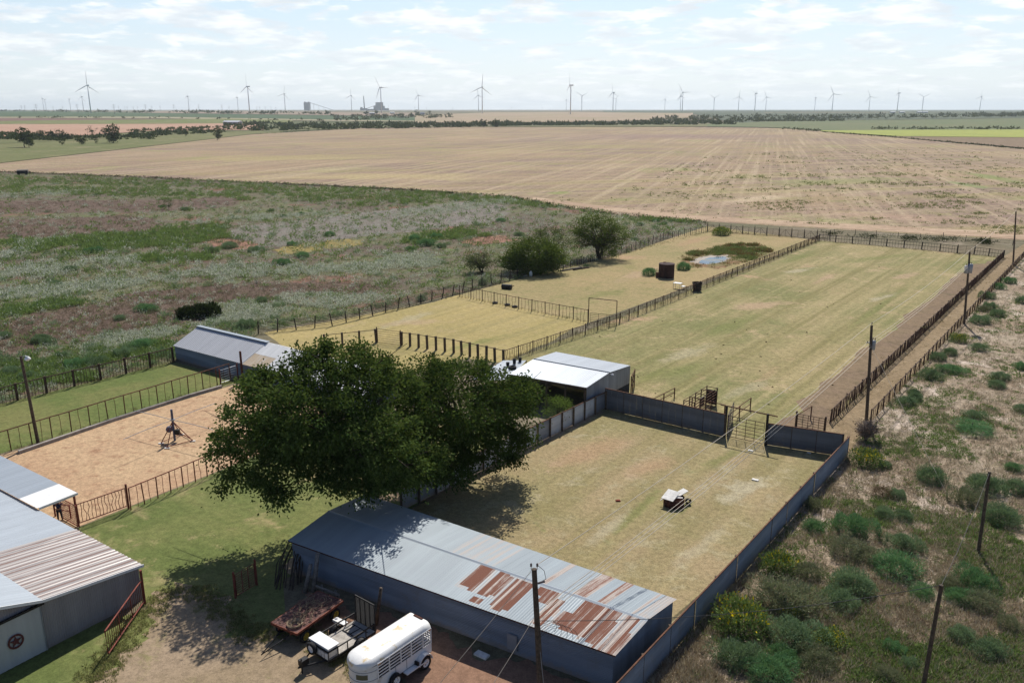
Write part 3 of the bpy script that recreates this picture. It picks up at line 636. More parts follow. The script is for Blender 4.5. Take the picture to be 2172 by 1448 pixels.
MB().prism([RL - U * .13 - ZV * .02, RL + ZV * .035, RL + U * .13 - ZV * .02, RL + ZV * .015], RR - RL).build('ridge_cap', M['roof_clean'], shed, world=True)
ins = .16; dv = (ER - EL).normalized(); du = (BL - EL).normalized()
c = [V3(EL + dv * ins + du * ins, 0), V3(ER - dv * ins + du * ins, 0), V3(BR - dv * ins - du * ins, 0), V3(BL + dv * ins - du * ins, 0)]
mr = (c[1] + c[2]) / 2; mlft = (c[0] + c[3]) / 2
wr = lambda u, v, i, r_: random.choice([-.3, -.1, 0, .1, .2])
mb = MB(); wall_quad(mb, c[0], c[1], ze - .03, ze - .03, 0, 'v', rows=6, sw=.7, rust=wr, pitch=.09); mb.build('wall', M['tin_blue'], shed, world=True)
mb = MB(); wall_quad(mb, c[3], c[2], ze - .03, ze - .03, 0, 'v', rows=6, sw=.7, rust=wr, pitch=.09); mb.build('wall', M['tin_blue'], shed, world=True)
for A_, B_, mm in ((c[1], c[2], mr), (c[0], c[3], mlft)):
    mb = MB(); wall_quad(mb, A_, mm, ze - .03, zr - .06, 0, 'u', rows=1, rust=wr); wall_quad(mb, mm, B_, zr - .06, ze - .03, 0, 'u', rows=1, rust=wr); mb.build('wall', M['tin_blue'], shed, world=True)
mb = MB().bar(EL + du * .02 - ZV * .05, ER + du * .02 - ZV * .05, .03, .06); mb.build('fascia', M['rust'], shed, world=True)
p = c[0].lerp(c[1], .72) - du * .06
MB().quad(V3(p, .25), V3(p + dv * .55, .25), V3(p + dv * .55, 1.1), V3(p, 1.1)).box(p + dv * .27 - du * .01 + ZV * .66, (.5, .02, .8), (dv, du, ZV)).build('patch_panel', M['tin_wall'], shed, world=True)
# --- open sided shed
ze2 = rise_to(G(1243, 884), 822)
a, b, c_, d_ = G(1080, 793, ze2), G(1244, 822, ze2), G(1337, 775, ze2), G(1180, 746, ze2)
zr2 = rise_to((b + c_) / 2, 790); r0, r1 = V3((a + d_) / 2, zr2), V3((b + c_) / 2, zr2)
os_ = thing('open_shed', 'open-fronted shed with a clean pale metal roof beside the arena', 'shed', V3(a, 0))
sheet(MB(), a, b, r1, r0, pitch=.2, amp=.012, sw=.9, rows=1).build('roof', mat_metal('pale steel roof', (.27, .30, .34), metal=.25, amount=-.6, rough=.5), os_, world=True)
sheet(MB(), d_, c_, r1, r0, pitch=.2, amp=.012, sw=.9, rows=1).build('roof', bpy.data.materials['pale steel roof'], os_, world=True)
MB().tube([r0 + ZV * .03, r1 + ZV * .03], .05, 6).build('ridge_cap', bpy.data.materials['pale steel roof'], os_, world=True)
mb = MB()
m1 = V3(r1, 0)
wall_quad(mb, b, m1, ze2 - .03, zr2 - .05, .95, 'u', rows=1, pitch=.15, rust=lambda *k: -.5); wall_quad(mb, m1, c_, zr2 - .05, ze2 - .03, .95, 'u', rows=1, pitch=.15, rust=lambda *k: -.5)
mb.build('wall', M['tin_wall'], os_, world=True)
mb = MB(); wall_quad(mb, d_, c_, ze2 - .03, ze2 - .03, 0, 'u', rows=1, pitch=.15); mb.build('wall', M['tin_dark'], os_, world=True); mb = MB(); wall_quad(mb, a, d_, ze2 - .03, ze2 - .03, 0, 'u', rows=1, pitch=.15); mb.build('wall', M['tin_dark'], os_, world=True)
for k in range(5):
    p = a.lerp(b, .01 + .97 * k / 4); MB().bar(V3(p, 0), V3(p, ze2 - .04), .16).build('post', M['wood'], os_, world=True)
MB().bar(a - ZV * .1, b - ZV * .1, .08, .2).build('fascia', M['wood'], os_, world=True)
lamp_p = r1 + V * .3 - ZV * .12
MB().tube([r1 - ZV * .1, lamp_p], .02, 5).lathe([(.02, .1), (.11, .02), (.13, -.02)], 10, lamp_p).build('wall_lamp', M['white'], os_, world=True)
# red sign-like tractor triangle glimpsed inside
p = G(1228, 858, 1.0) + U * 1.2
mb = MB().prism([p, p + V * .5, p + V * .25 + ZV * .42], U * .02); tag(mb.build('warning_triangle', mat_plain('orange red paint', (.5, .05, .02), .5, 0, .1)), 'red orange warning triangle in the dark of the open shed', 'sign')
# white lean-to between the trees and the open shed
zl = 2.1
l4 = [G(1000, 806, zl), G(1078, 806, zl), G(1116, 764, zl + .15), G(1068, 764, zl + .15)]
lt = thing('lean_to', 'low white roofed lean-to at the left end of the open shed, clutter on its roof', 'lean-to', V3(l4[0], 0))
sheet(MB(), l4[0], l4[1], l4[2], l4[3], pitch=.15, rows=1, rust=lambda *k: -.4).build('roof', M['roof_white'], lt, world=True)
for p in l4: MB().bar(V3(p, 0), V3(p, p.z - .03), .1).build('post', M['wood'], lt, world=True)
mb = MB().lathe([(.2, 0), (.36, 0), (.38, .09), (.34, .2), (.22, .2), (.2, .1), (.2, 0)], 20, G(1087, 781, zl + .12)); tag(mb.build('tyre', M['rubber'], smooth=True), 'old black tyre lying on the white lean-to roof', 'tyre')
for (x, y), hh in (((1091, 771), .45), ((1103, 767), .4), ((1077, 776), .35)):
    mb = MB().lathe([(0, 0), (.14, 0), (.17, hh), (.15, hh), (.12, .05), (0, .05)], 14, G(x, y, zl + .16))
    tag(mb.build('bucket', M['black'], smooth=True), 'black bucket standing on the white lean-to roof', 'bucket', 'buckets on the lean-to roof')
# --- loafing shed far left
ze3 = rise_to(G(369, 763), 733) ; ze3 = max(1.45, ze3)
a, b = G(367, 733, ze3), G(513, 771, ze3); dv = (b - a).normalized(); W = 6.4
zr3 = ze3 + 1.0
def run(L): return a + dv * L
L1 = (b - a).length; LT = L1 + 16.0
pu = Vector((-dv.y, dv.x, 0)) * (1 if Vector((-dv.y, dv.x, 0)).y > 0 else -1)
rl = rise_to(V3(a + pu * W / 2, 0), 692); zr3 = min(max(rl, ze3 + .6), ze3 + 1.7)
ls = thing('loafing_shed', 'low ribbed shed beside the weedy pasture, its right half white and rusty', 'shed', V3(a, 0))
rg = V3(a + pu * W / 2, zr3); ot = a + pu * W
sheet(MB(), a, a + dv * L1, rg + dv * L1, rg, pitch=.28, amp=.022, sw=1.12, rows=1, rust=lambda *k: -.6).build('roof', M['roof_grey'], ls, world=True)
sheet(MB(), ot, ot + dv * L1, rg + dv * L1, rg, pitch=.28, amp=.022, sw=1.12, rows=1, rust=lambda *k: -.6).build('roof', M['roof_grey'], ls, world=True)
r2 = lambda u, v, i, r_: (.5 if (r_ == 0 and u < .16) else .1 if u < .2 and r_ == 0 else random.choice([-.4, -.3, -.1]))
e1 = a + dv * (L1 + .02) - ZV * .05; e2 = a + dv * LT - ZV * .05; g1 = rg + dv * (L1 + .02) - ZV * .05; g2 = rg + dv * LT - ZV * .05
sheet(MB(), e1, e2, g2, g1, rows=2, rust=r2).build('roof', M['chalk_tin'], ls, world=True)
sheet(MB(), ot + dv * (L1 + .02) - ZV * .05, ot + dv * LT - ZV * .05, g2, g1, rows=2, rust=lambda *k: -.3).build('roof', M['chalk_tin'], ls, world=True)
MB().bar(rg + ZV * .06 - dv * .05, rg + dv * (L1 + .1) + ZV * .06, .45, .05).build('ridge_cap', M['roof_clean'], ls, world=True)
mb = MB(); i_ = pu * .12
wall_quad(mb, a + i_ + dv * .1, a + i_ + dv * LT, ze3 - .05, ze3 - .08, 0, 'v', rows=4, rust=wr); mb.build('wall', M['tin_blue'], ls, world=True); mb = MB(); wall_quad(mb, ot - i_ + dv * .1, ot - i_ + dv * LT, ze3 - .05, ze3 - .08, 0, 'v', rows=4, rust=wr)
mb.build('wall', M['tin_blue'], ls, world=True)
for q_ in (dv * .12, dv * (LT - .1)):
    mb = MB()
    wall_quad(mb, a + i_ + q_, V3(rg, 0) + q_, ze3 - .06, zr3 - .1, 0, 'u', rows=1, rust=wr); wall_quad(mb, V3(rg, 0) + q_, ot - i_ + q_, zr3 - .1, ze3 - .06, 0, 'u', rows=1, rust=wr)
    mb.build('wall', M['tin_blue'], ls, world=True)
p = G(515, 808); tag(link('tall_post', unit_post(.11, rise_to(p, 745), 'round'), M['rust'], None, p), 'tall rusty pipe post at the joint of the two roofs of the loafing shed', 'post')
gate('pipe_gate', 'pale pipe gate standing at the shed end of the tall rusty rail fence', G(468, 815), G(505, 803), 1.2, 5, 1, 'grey_metal', .15)
# --- barn at the lower left
za = 2.1
A0, A1, A2 = G(303, 1197, za), G(162, 1122, za), G(83, 1080, za)
ev = (A2 - A0).normalized(); inw = (G(110, 1385) - G(308, 1281)).normalized()
zb = 2.75; B0 = G(108, 1281, zb); wid = (V3(B0, 0) - V3(A0, 0)).length
barn = thing('barn', 'white metal barn with rust-striped lean-to roof and a sliding door bearing a red star', 'barn', V3(A0, 0))
Ls = (A1 - A0).length; Lb = Ls + 22
def bp(L, w, z): return V3(A0 + ev * L + inw * w, z)
m_rib = M['roof_ribs']
sheet(MB(), bp(0, 0, za), bp(0, wid, zb), bp(Ls, wid, zb), bp(Ls, 0, za), pitch=.3, amp=.018, sw=.9, rows=1, rust=lambda u, *k: .12, along='v').build('roof', m_rib, barn, world=True)
sheet(MB(), bp(Ls + .02, 0, za - .04), bp(Ls + .02, wid, zb - .04), bp(Lb, wid, zb - .04), bp(Lb, 0, za - .04), pitch=.3, amp=.006, sw=.9, rows=3, rust=lambda *k: random.choice([-.1, -.05, .05]), along='v').build('roof', M['roof_white'], barn, world=True)
sheet(MB(), bp(0, wid, zb + .01), bp(0, wid + 5.5, zb + 1.9), bp(Lb, wid + 5.5, zb + 1.9), bp(Lb, wid, zb + .01), pitch=.3, amp=.006, sw=.9, rows=2, rust=lambda *k: -.2, along='v').build('roof', M['roof_white'], barn, world=True)
sheet(MB(), bp(0, wid + 11, zb), bp(0, wid + 5.5, zb + 1.9), bp(Lb, wid + 5.5, zb + 1.9), bp(Lb, wid + 11, zb), pitch=.3, amp=.006, sw=.9, rows=2, rust=lambda *k: -.2, along='v').build('roof', M['roof_white'], barn, world=True)
MB().bar(bp(-.02, -.03, za - .05), bp(-.02, wid, zb - .05), .04, .14).bar(bp(-.02, wid, zb - .05), bp(-.02, wid + 5.5, zb + 1.83), .04, .14).build('fascia', M['white'], barn, world=True)
mb = MB()
q0, q1, q2, q3 = bp(.25, .12, 0), bp(.25, wid, 0), bp(.25, wid + 5.5, 0), bp(.25, wid + 11, 0)
wall_quad(mb, q0, q1, za - .08, zb - .1, 0, 'u', rows=1, pitch=.11, rust=lambda *k: -.4); wall_quad(mb, q1, q2, zb - .1, zb + 1.8, 0, 'u', rows=1, pitch=.11, rust=lambda *k: -.4); wall_quad(mb, q2, q3, zb + 1.8, zb - .1, 0, 'u', rows=1, pitch=.11, rust=lambda *k: -.4)
mb.build('wall', M['shed_wall'], barn, world=True)
mb = MB(); wall_quad(mb, bp(.3, .12, 0), bp(Lb, .12, 0), za - .06, za - .06, 0, 'u', rows=1, pitch=.15, rust=lambda *k: -.4); wall_quad(mb, bp(Lb, .12, 0), bp(Lb, wid + 11, 0), za - .06, zb - .1, 0, 'u', rows=1, pitch=.15); wall_quad(mb, bp(.3, wid + 11, 0), bp(Lb, wid + 11, 0), zb - .06, zb - .06, 0, 'u', rows=1, pitch=.15); mb.build('wall', M['shed_wall'], barn, world=True)
# sliding door with its star
dr = V3(G(110, 1384) , 0); off = -ev * .13
w0 = (dr - V3(A0, 0)).dot(inw); hd = 2.42
d0 = bp(.25, w0, .06) + off
mb = MB(); wd = 3.6
sheet(mb, d0, d0 + inw * wd, d0 + inw * wd + ZV * hd, d0 + ZV * hd, pitch=.3, amp=.01, sw=.9, rows=1, rust=lambda *k: -.5)
door = mb.build('door', mat_metal('door sheet', (.42, .44, .45), metal=.1, rough=.55, amount=-.5), barn, world=True)
MB().bar(d0 - inw * .15 + ZV * (hd + .05) + off * .3, d0 + inw * (wd + 3) + ZV * (hd + .05) + off * .3, .12, .1).build('door_rail', M['black'], barn, world=True)
MB().bar(d0 + inw * .02 + off * .12, d0 + inw * .02 + ZV * hd + off * .12, .05, .03).build('door_trim', M['grey_metal'], door, world=True)
em = G(42, 1366, 1.28); ew = (em - V3(A0, 0)).dot(inw); ec = bp(.25, ew, 1.3) + off * 1.35; nrm_ = -ev
mb = MB(); nseg = 40
for k in range(nseg):
    t0, t1 = 2 * PI * k / nseg, 2 * PI * (k + 1) / nseg
    pt = lambda r_, t_: ec + inw * (r_ * math.cos(t_)) + ZV * (r_ * math.sin(t_))
    mb.prism([pt(.27, t0), pt(.36, t0), pt(.36, t1), pt(.27, t1)], nrm_ * .02)
for k in range(5):
    th = PI / 2 + 2 * PI * k / 5; p0 = ec + inw * (.275 * math.cos(th)) + ZV * (.275 * math.sin(th))
    e_ = [ec + inw * (.115 * math.cos(th + s_ * PI / 5)) + ZV * (.115 * math.sin(th + s_ * PI / 5)) for s_ in (-1, 1)]
    mb.prism([ec, e_[0], p0, e_[1]], nrm_ * .025)
mb.build('emblem', mat_plain('dark red iron', (.11, .03, .03), .7, .1, .2), door, world=True)
# porch roof along the barn's far side
zp = 2.25
pw = (V3(G(172, 1050, zp), 0) - V3(G(83, 1080, za), 0)).length
o0, L0 = None, (A2 - A0).length
def pp(L, w, z): return V3(A0 + ev * L - inw * w, z)
sheet(MB(), pp(L0, -.1, za + .12), pp(L0, pw, zp), pp(L0 + 2.2, pw, zp), pp(L0 + 2.2, -.1, za + .12), pitch=.3, amp=.008, sw=1.1, rows=1, rust=lambda *k: -.6, along='v').build('porch_roof', M['white'], barn, world=True)
sheet(MB(), pp(L0 + 2.22, -.1, za + .1), pp(L0 + 2.22, pw, zp - .02), pp(L0 + 16, pw, zp - .02), pp(L0 + 16, -.1, za + .1), pitch=.3, amp=.008, sw=1.1, rows=1, rust=lambda *k: -.5, along='v').build('porch_roof', M['roof_clean'], barn, world=True)
MB().bar(pp(L0 - .02, 0, za + .06), pp(L0 - .02, pw + .02, zp - .07), .05, .14).build('fascia', M['white'], barn, world=True)
for k in range(3):
    MB().bar(pp(L0 + .15 + 5 * k, pw - .15, 0), pp(L0 + .15 + 5 * k, pw - .15, zp - .06), .1).build('post', M['pipe_red'], barn, world=True)
# ------------------------------------------------------------------ tin walls round the paddock
def tin_wall(name, label, a, b, h, mat, n_bays, post_mat='wood', post_side=None, rows=3, cap=True, pvar=.0, posth=.1):
    t = thing(name, label, 'tin wall', a); d = (b - a); L = d.length; d.normalize()
    nrm = post_side or Vector((d.y, -d.x, 0))
    for k in range(n_bays):
        p, q = a.lerp(b, k / n_bays), a.lerp(b, (k + 1) / n_bays)
        bow = nrm * random.uniform(-pvar, pvar); zz = h + random.uniform(-pvar, pvar)
        mb = MB(); wall_quad(mb, p + bow, q + bow * .5, zz, zz + random.uniform(-pvar, pvar) * .4, .03, 'v', rows=rows, pitch=.09, amp=.009, sw=h / 3, rust=wr)
        mb.build('panel', M[mat] if not isinstance(mat, list) else M[random.choice(mat)], t, world=True)
    for k in range(n_bays + 1):
        p = a.lerp(b, k / n_bays) + nrm * .07
        MB().bar(p, p + ZV * (h + posth + random.uniform(-.05, .05)), .13).build('post', M[post_mat], t, world=True)
    if cap: MB().bar(a + ZV * (h + .03), b + ZV * (h + .03), .07, .06).build('top_rail', M['pipe_rust'], t, world=True)
    return t
pA, pB, pC = G(1283, 868), G(1535, 927), G(1790, 967)
dirA = (G(1221, 898) - G(1137, 940)).normalized()
tin_wall('tin_fence', 'whitewashed tin fence with dark posts along the left of the tin paddock', pA - dirA * 24.3, pA, 1.55, ['tin_white', 'tin_white', 'tin_wall'], 15, 'wood', Vector((dirA.y, -dirA.x, 0)), pvar=.04, posth=.12)
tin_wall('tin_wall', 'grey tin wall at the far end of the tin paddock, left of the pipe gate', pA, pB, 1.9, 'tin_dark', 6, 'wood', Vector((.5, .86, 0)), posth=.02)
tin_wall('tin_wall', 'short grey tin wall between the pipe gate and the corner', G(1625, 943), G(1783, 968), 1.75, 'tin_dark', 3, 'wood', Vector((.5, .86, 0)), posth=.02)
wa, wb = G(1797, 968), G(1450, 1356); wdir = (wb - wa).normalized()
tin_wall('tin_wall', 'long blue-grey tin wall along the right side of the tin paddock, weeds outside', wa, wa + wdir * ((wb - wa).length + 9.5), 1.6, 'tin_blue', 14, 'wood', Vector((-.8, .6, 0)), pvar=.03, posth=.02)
# tall gate posts with a bar over, and the gate
a, b = G(1537, 926), G(1623, 945); d = (b - a).normalized()
t = thing('gate_arch', 'tall dark post-and-beam frame over the gate in the tin wall', 'arch', a)
for p in (a, b): MB().bar(p, p + ZV * 2.62, .15).build('post', M['pipe_dark'], t, world=True)
MB().tube([a - d * .5 + ZV * 2.6, b + d * .75 + ZV * 2.55], .05, 7).build('crossbar', M['pipe_rust'], t, world=True)
gate('pipe_gate', 'wide brown pipe gate hung in the gap of the tin wall', a + d * .1, b - d * .1, 1.7, 6, 3, 'pipe', .12, posts=False, rad=.03)
# ------------------------------------------------------------------ cattle gear at the arena end
def rail_fence(label, pts, hts, mat='pipe_rust', r_=.035, name='rail_panel', psp=2.2, cat='rail', group=None):
    t = thing(name, label, cat, pts[0], 0, group); L = sum((b - a).length for a, b in zip(pts, pts[1:])); n = max(1, round(L / psp))
    ps = along(pts, L / n)
    for p, d in ps: link('post', unit_post(.055, max(hts) + .03), M[mat], t, p - pts[0])
    for h in hts: MB().tube([p + ZV * h for p, d in ps], r_, 6).build('rail', M[mat], t, world=True)
    return t
rail_fence('short two-rail rusty hitch rail on the grass behind the tin wall, nearest the open shed', g((1384, 868), (1430, 844)), [.55, .95])
rail_fence('two-rail rusty wing fence running back from the tall gate frame', g((1545, 905), (1558, 893), (1591, 868)), [.5, 1.05])
rail_fence('single-rail rusty fence from the cattle chute to the tall gate frame', g((1467, 868), (1505, 878), (1536, 885)), [1.1])
gate('pipe_gate', 'dark narrow pipe gate standing open beside the left post of the tall gate frame', G(1541, 924), G(1554, 893), 1.6, 7, 1, 'pipe_dark', .1, posts=False)
gate('corner_panel', 'low rusty pen panel of many bars at the lane entrance', G(1687, 910), G(1748, 922), 1.25, 6, 4, 'pipe', .1, cat='panel', pr=.085)
rail_fence('single-rail rusty wing running back from the lane entrance panel', g((1687, 910), (1719, 890)), [1.2])
# squeeze chute: a long narrow cage of bars
c0 = G(1519, 861); ax = -U; L = 4.6; wv = -V * .95
t = thing('cattle_chute', 'rusty brown cattle chute, a narrow cage of bars behind the tin wall', 'cattle chute', c0)
hh = 1.65
for w_ in (Vector((0, 0, 0)), wv):
    mb = MB()
    for k in range(7): mb.tube([c0 + w_ + ZV * (.1 + k * (hh - .1) / 6), c0 + w_ + ax * L + ZV * (.1 + k * (hh - .1) / 6)], .028, 6)
    mb.build('side_bars', M['pipe_rust'], t, world=True).name = 'side_panel'
    for k in range(5): p = c0 + w_ + ax * (L * k / 4); MB().bar(p, p + ZV * (hh + .05), .08).build('post', M['pipe'], t, world=True)
for k in range(5): p = c0 + ax * (L * k / 4) + ZV * hh; MB().tube([p, p + wv], .03, 6).build('crossbar', M['pipe_rust'], t, world=True)
MB().box(c0 + wv / 2 + ZV * .75, (.05, .9, 1.3), (U, V, ZV)).build('head_gate', M['pipe_dark'], t, world=True)
MB().box(c0 + wv / 2 + ax * 2.0 + ZV * .9, (.9, .06, .8), (U, V, ZV)).build('side_plate', M['black'], t, world=True)
# rack of rails with hooks at the shed corner, white drum
rail_fence('rickety rusty pipe rack at the right corner of the open shed', g((1338, 838), (1345, 822)), [.8, 1.3, 1.8], psp=1.0, name='pipe_rack', cat='rack')
p = G(1312, 838, 1.15); p.z = 0; ax3 = (V, U, ZV)
mb = MB().lathe([(0, -.7), (.2, -.66), (.28, -.5), (.28, .5), (.2, .66), (0, .7)], 18, p + ZV * 1.15, (ZV, U, V)); tk = thing('propane_tank', 'white rounded tank lying behind the corner of the tin wall', 'tank', p)
mb.build('tank_body', M['white'], tk, world=True, smooth=True)
for s_ in (-.4, .4): MB().box(p + V * s_ + ZV * .45, (.12, .4, .9), (V, U, ZV)).build('leg', M['pipe'], tk, world=True)
# burn ring with boards in the tin paddock
p = G(1429, 1070)
rg_ = thing('burn_ring', 'rusty steel ring standing in the tin paddock with boards laid across its top', 'steel ring', p)
MB().lathe([(.68, 0), (.68, .56), (.65, .56), (.65, .02), (.0, .02)], 28, p).build('ring', M['rust'], rg_, world=True, smooth=True)
for (dx, dy, l, w, ang, tl) in ((-.25, -.05, 1.0, .85, .9, .3), (.36, .2, 1.15, .5, .5, .28), (.1, -.25, .8, .12, -.2, .05)):
    xa = Vector((math.cos(ang), math.sin(ang), tl)).normalized(); ya = Vector((-math.sin(ang), math.cos(ang), 0)); 
    tag(MB().box(p + Vector((dx, dy, .62 + abs(tl) * .3)), (l, w, .035), (xa, ya, xa.cross(ya))).build('board', M['pale_wood']), {1.0: 'broad pale board lying across the left of the burn ring', 1.15: 'pale board jutting out over the right of the burn ring', .8: 'narrow pale batten across the front of the burn ring'}[l], 'board')
q = p + Vector((-1.0, .1, 0)); tag(MB().bar(q + Vector((.1, -.15, .35)), q + Vector((.75, .12, .62)), .06, .04).build('stick', M['pale_wood']), 'pale stick leaning on the left rim of the burn ring', 'stick')
MB_ = MB().lathe([(.1, -.08), (.2, -.08), (.22, 0), (.2, .08), (.1, .08)], 18, p + Vector((.95, .05, .22)), (Vector((1, 0, 0)), ZV, Vector((0, 1, 0)))); tag(MB_.build('tyre', M['rubber'], smooth=True), 'small black tyre standing beside the burn ring', 'tyre')
tag(MB().box(G(1311, 1061, .05), (.35, .22, .1), None, .7).build('brick_lump', mat_plain('red lump', (.25, .06, .03), .9)), 'red brick lump on the dry grass left of the burn ring', 'brick')
for x, y, s_ in ((1602, 1017, .25), (1592, 955, .2), (1716, 960, .15), (1352, 868, .15)):
    tag(MB().box(G(x, y, .04), (s_ * 1.8, s_, .06), (V, U, ZV)).build('scrap', M['pale_wood']), 'pale scrap lying in the shade at the foot of the tin wall', 'scrap', 'pale scraps by the tin wall')
# things in the pond paddock
p = G(1413, 588)
t = thing('water_tank', 'tall dark rusty cylindrical tank standing in the pond paddock', 'tank', p)
MB().lathe([(1.2, 0), (1.2, 2.1), (1.23, 2.12), (1.2, 2.16), (.3, 2.3), (0, 2.3)], 32, p).build('tank_body', mat_plain('dark rust', (.05, .025, .022), .85, .1, .3, 1.0, second=(.08, .04, .03)), t, world=True, smooth=False)
MB().lathe([(.22, 2.28), (.22, 2.36), (0, 2.37)], 16, p + Vector((-.3, .2, 0))).build('hatch', M['rust'], t, world=True)
MB().box(p + Vector((-1.35, -.1, .4)), (.5, .5, .8)).build('trough_box', M['rust'], t, world=True)
p = G(1437, 612)
t = thing('picnic_bench', 'small white two-level metal bench on the grass in front of the tall tank', 'bench', p)
MB().box(p + ZV * .82, (1.15, .75, .06), (V, U, ZV)).build('table_top', M['white'], t, world=True)
MB().box(p + V * .85 + ZV * .45, (.5, .6, .05), (V, U, ZV)).build('seat', M['white'], t, world=True)
for i in (-.5, .5):
    for j in (-.32, .32): MB().tube([p + V * i + U * j, p + V * i + U * j + ZV * .8], .03, 6).build('leg', M['grey_metal'], t, world=True)
for j in (-.25, .25): MB().tube([p + V * 1.05 + U * j, p + V * 1.05 + U * j + ZV * .43], .025, 6).build('leg', M['grey_metal'], t, world=True)
p = G(1478, 617); t = thing('feeder', 'dark rusty drum feeder set into the long divider fence', 'feeder', p)
MB().lathe([(.55, 0), (.62, .9), (.75, 1.25), (.72, 1.25), (.5, .8), (.45, .1), (0, .1)], 18, p).build('drum', mat_plain('dark feeder', (.035, .026, .022), .9), t, world=True)
MB().lathe([(.56, .5), (.65, .5), (.65, .58), (.56, .58)], 18, p).build('hoop', M['pipe'], t, world=True)
p = G(1075, 613); t = thing('lawn_roller', 'black cylindrical roller lying near the mesquite trees', 'roller', p)
dr_ = (V * .97 + U * .2).normalized(); MB().lathe([(0, -.75), (.33, -.75), (.36, -.7), (.36, .7), (.33, .75), (0, .75)], 20, p + ZV * .36, (ZV, dr_.cross(ZV), dr_)).build('drum', M['black'], t, world=True, smooth=False)
MB().tube([p - dr_ * .8 + ZV * .36, p - dr_ * .6 + U * .9 + ZV * .4, p + dr_ * .6 + U * .9 + ZV * .4, p + dr_ * .8 + ZV * .36], .03, 6).build('handle', M['pipe'], t, world=True)
p = G(1126, 586); tag(MB().lathe([(0, 0), (.24, 0), (.26, .6), (.16, .72), (.12, .85), (0, .85)], 16, p).build('white_jug', M['white'], smooth=True), 'white plastic drum in the shade of the rounded mesquite tree', 'drum')
for x, y in ((1050, 642), (1076, 646), (1092, 650)):
    tag(MB().lathe([(.2, -.1), (.36, -.1), (.4, 0), (.36, .1), (.2, .1), (.18, 0), (.2, -.1)], 18, G(x, y, .11)).build('tyre', M['rubber'], smooth=True), 'old black tyre lying along the cross fence', 'tyre', 'tyres along the cross fence')
def log(a, b, r_, label, mat='wood_grey'):
    a, b = Vector(a), Vector(b); m = (a + b) / 2 + Vector((random.uniform(-.15, .15), random.uniform(-.15, .15), .05))
    tag(MB().tube([a, m, b], [r_, r_ * .9, r_ * .6], 8).build('log', M[mat], smooth=True), label, 'log')
log(G(1188, 575, .1), G(1232, 566, .1), .13, 'long grey log on the bare patch between the two mesquite trees')
log(G(1216, 572, .1), G(1250, 567, .1), .18, 'short dark log beside the long grey log', 'wood')
log(G(1228, 564, .5), G(1238, 570, .1), .07, 'pale broken branch sticking up among the logs')
# ------------------------------------------------------------------ horse walker in the sand pen
p = G(371, 934); zt = rise_to(p, 868)
t = thing('horse_walker', 'blue-grey horse walker mast on a red tripod in the sand pen', 'horse walker', p)
MB().tube([p, p + ZV * zt], .09, 10).build('mast', mat_plain('blue grey paint', (.11, .12, .19), .6), t, world=True)
feet = [G(342, 941), G(355, 951), G(409, 936), G(385, 922)]
for f in feet: MB().tube([f + ZV * .06, p + ZV * (zt * .62)], .035, 6).build('leg', M['pipe_red'], t, world=True)
mb = MB(); order = [0, 1, 2, 3, 0]
for i, j in zip(order, order[1:]): mb.tube([feet[i] + ZV * .12, feet[j] + ZV * .12], .03, 6)
mb.build('base_frame', M['pipe_red'], t, world=True)
for f in feet: MB().box(f + ZV * .04, (.4, .18, .08)).build('foot', M['pale_wood'], t, world=True)
MB().lathe([(0, -.14), (.24, -.14), (.26, .0), (.24, .14), (0, .14)], 16, p + Vector((-.28, -.1, 1.0)), (Vector((1, 0, 0)), ZV, Vector((0, 1, 0)))).build('motor', mat_plain('motor blue', (.1, .11, .18), .5), t, world=True)
MB().box(p + Vector((.3, -.05, .75)), (.32, .26, .4)).build('gearbox', M['black'], t, world=True)
MB().lathe([(.05, 0), (.16, 0), (.16, .08), (.05, .08)], 14, p + ZV * (zt * .66)).build('hub', M['grey_metal'], t, world=True)
for az in (-62, 28, 118, 208):
    d = Vector((math.sin(R(az)), math.cos(R(az)), 0)); L = 4.4
    q = [p + d * (L * k / 8) + ZV * (zt * .66 + .05 * math.sin(PI * k / 8)) for k in range(9)]
    MB().tube(q, .022, 6).build('arm', M['grey_metal'], t, world=True)
# ------------------------------------------------------------------ poles and lines
def pole(label, bx, by, tx, ty, r0=.14, r1=.1, name='utility_pole', cat='pole', extra=None, top_ins=0, mat='wood'):
    b = G(bx, by); tp = at(tx, ty, b.y); t = thing(name, label, cat, b)
    MB().tube([b - ZV * .2, b.lerp(tp, .5), tp], [r0, (r0 + r1) / 2, r1], 12).build('shaft', M[mat], t, world=True)
    return t, b, tp
def insul(t, p, up=.16):
    MB().tube([p, p + ZV * up], .012, 5).lathe([(.0, up + .12), (.035, up + .1), (.05, up + .05), (.035, up), (.05, up - .03), (.02, up - .05)], 10, p).build('insulator', M['insul'], t, world=True, smooth=True)
def transformer(t, tp, side, drop=1.1, h=.75, r_=.2):
    c = tp - ZV * drop + side * .36
    tr = MB().lathe([(0, 0), (r_ * .9, 0), (r_, .05), (r_, h), (r_ * .85, h + .07), (0, h + .1)], 18, c - ZV * h).build('transformer', M['grey_metal'], t, world=True, smooth=True)
    MB().bar(tp - ZV * (drop + .3), c - ZV * .3, .06).build('bracket', M['grey_metal'], tr, world=True)
    for s_ in (-.08, .08): MB().lathe([(.0, .26), (.03, .24), (.045, .12), (.03, .0)], 8, c + ZV * .06 + V * s_).build('bushing', M['insul'], tr, world=True)
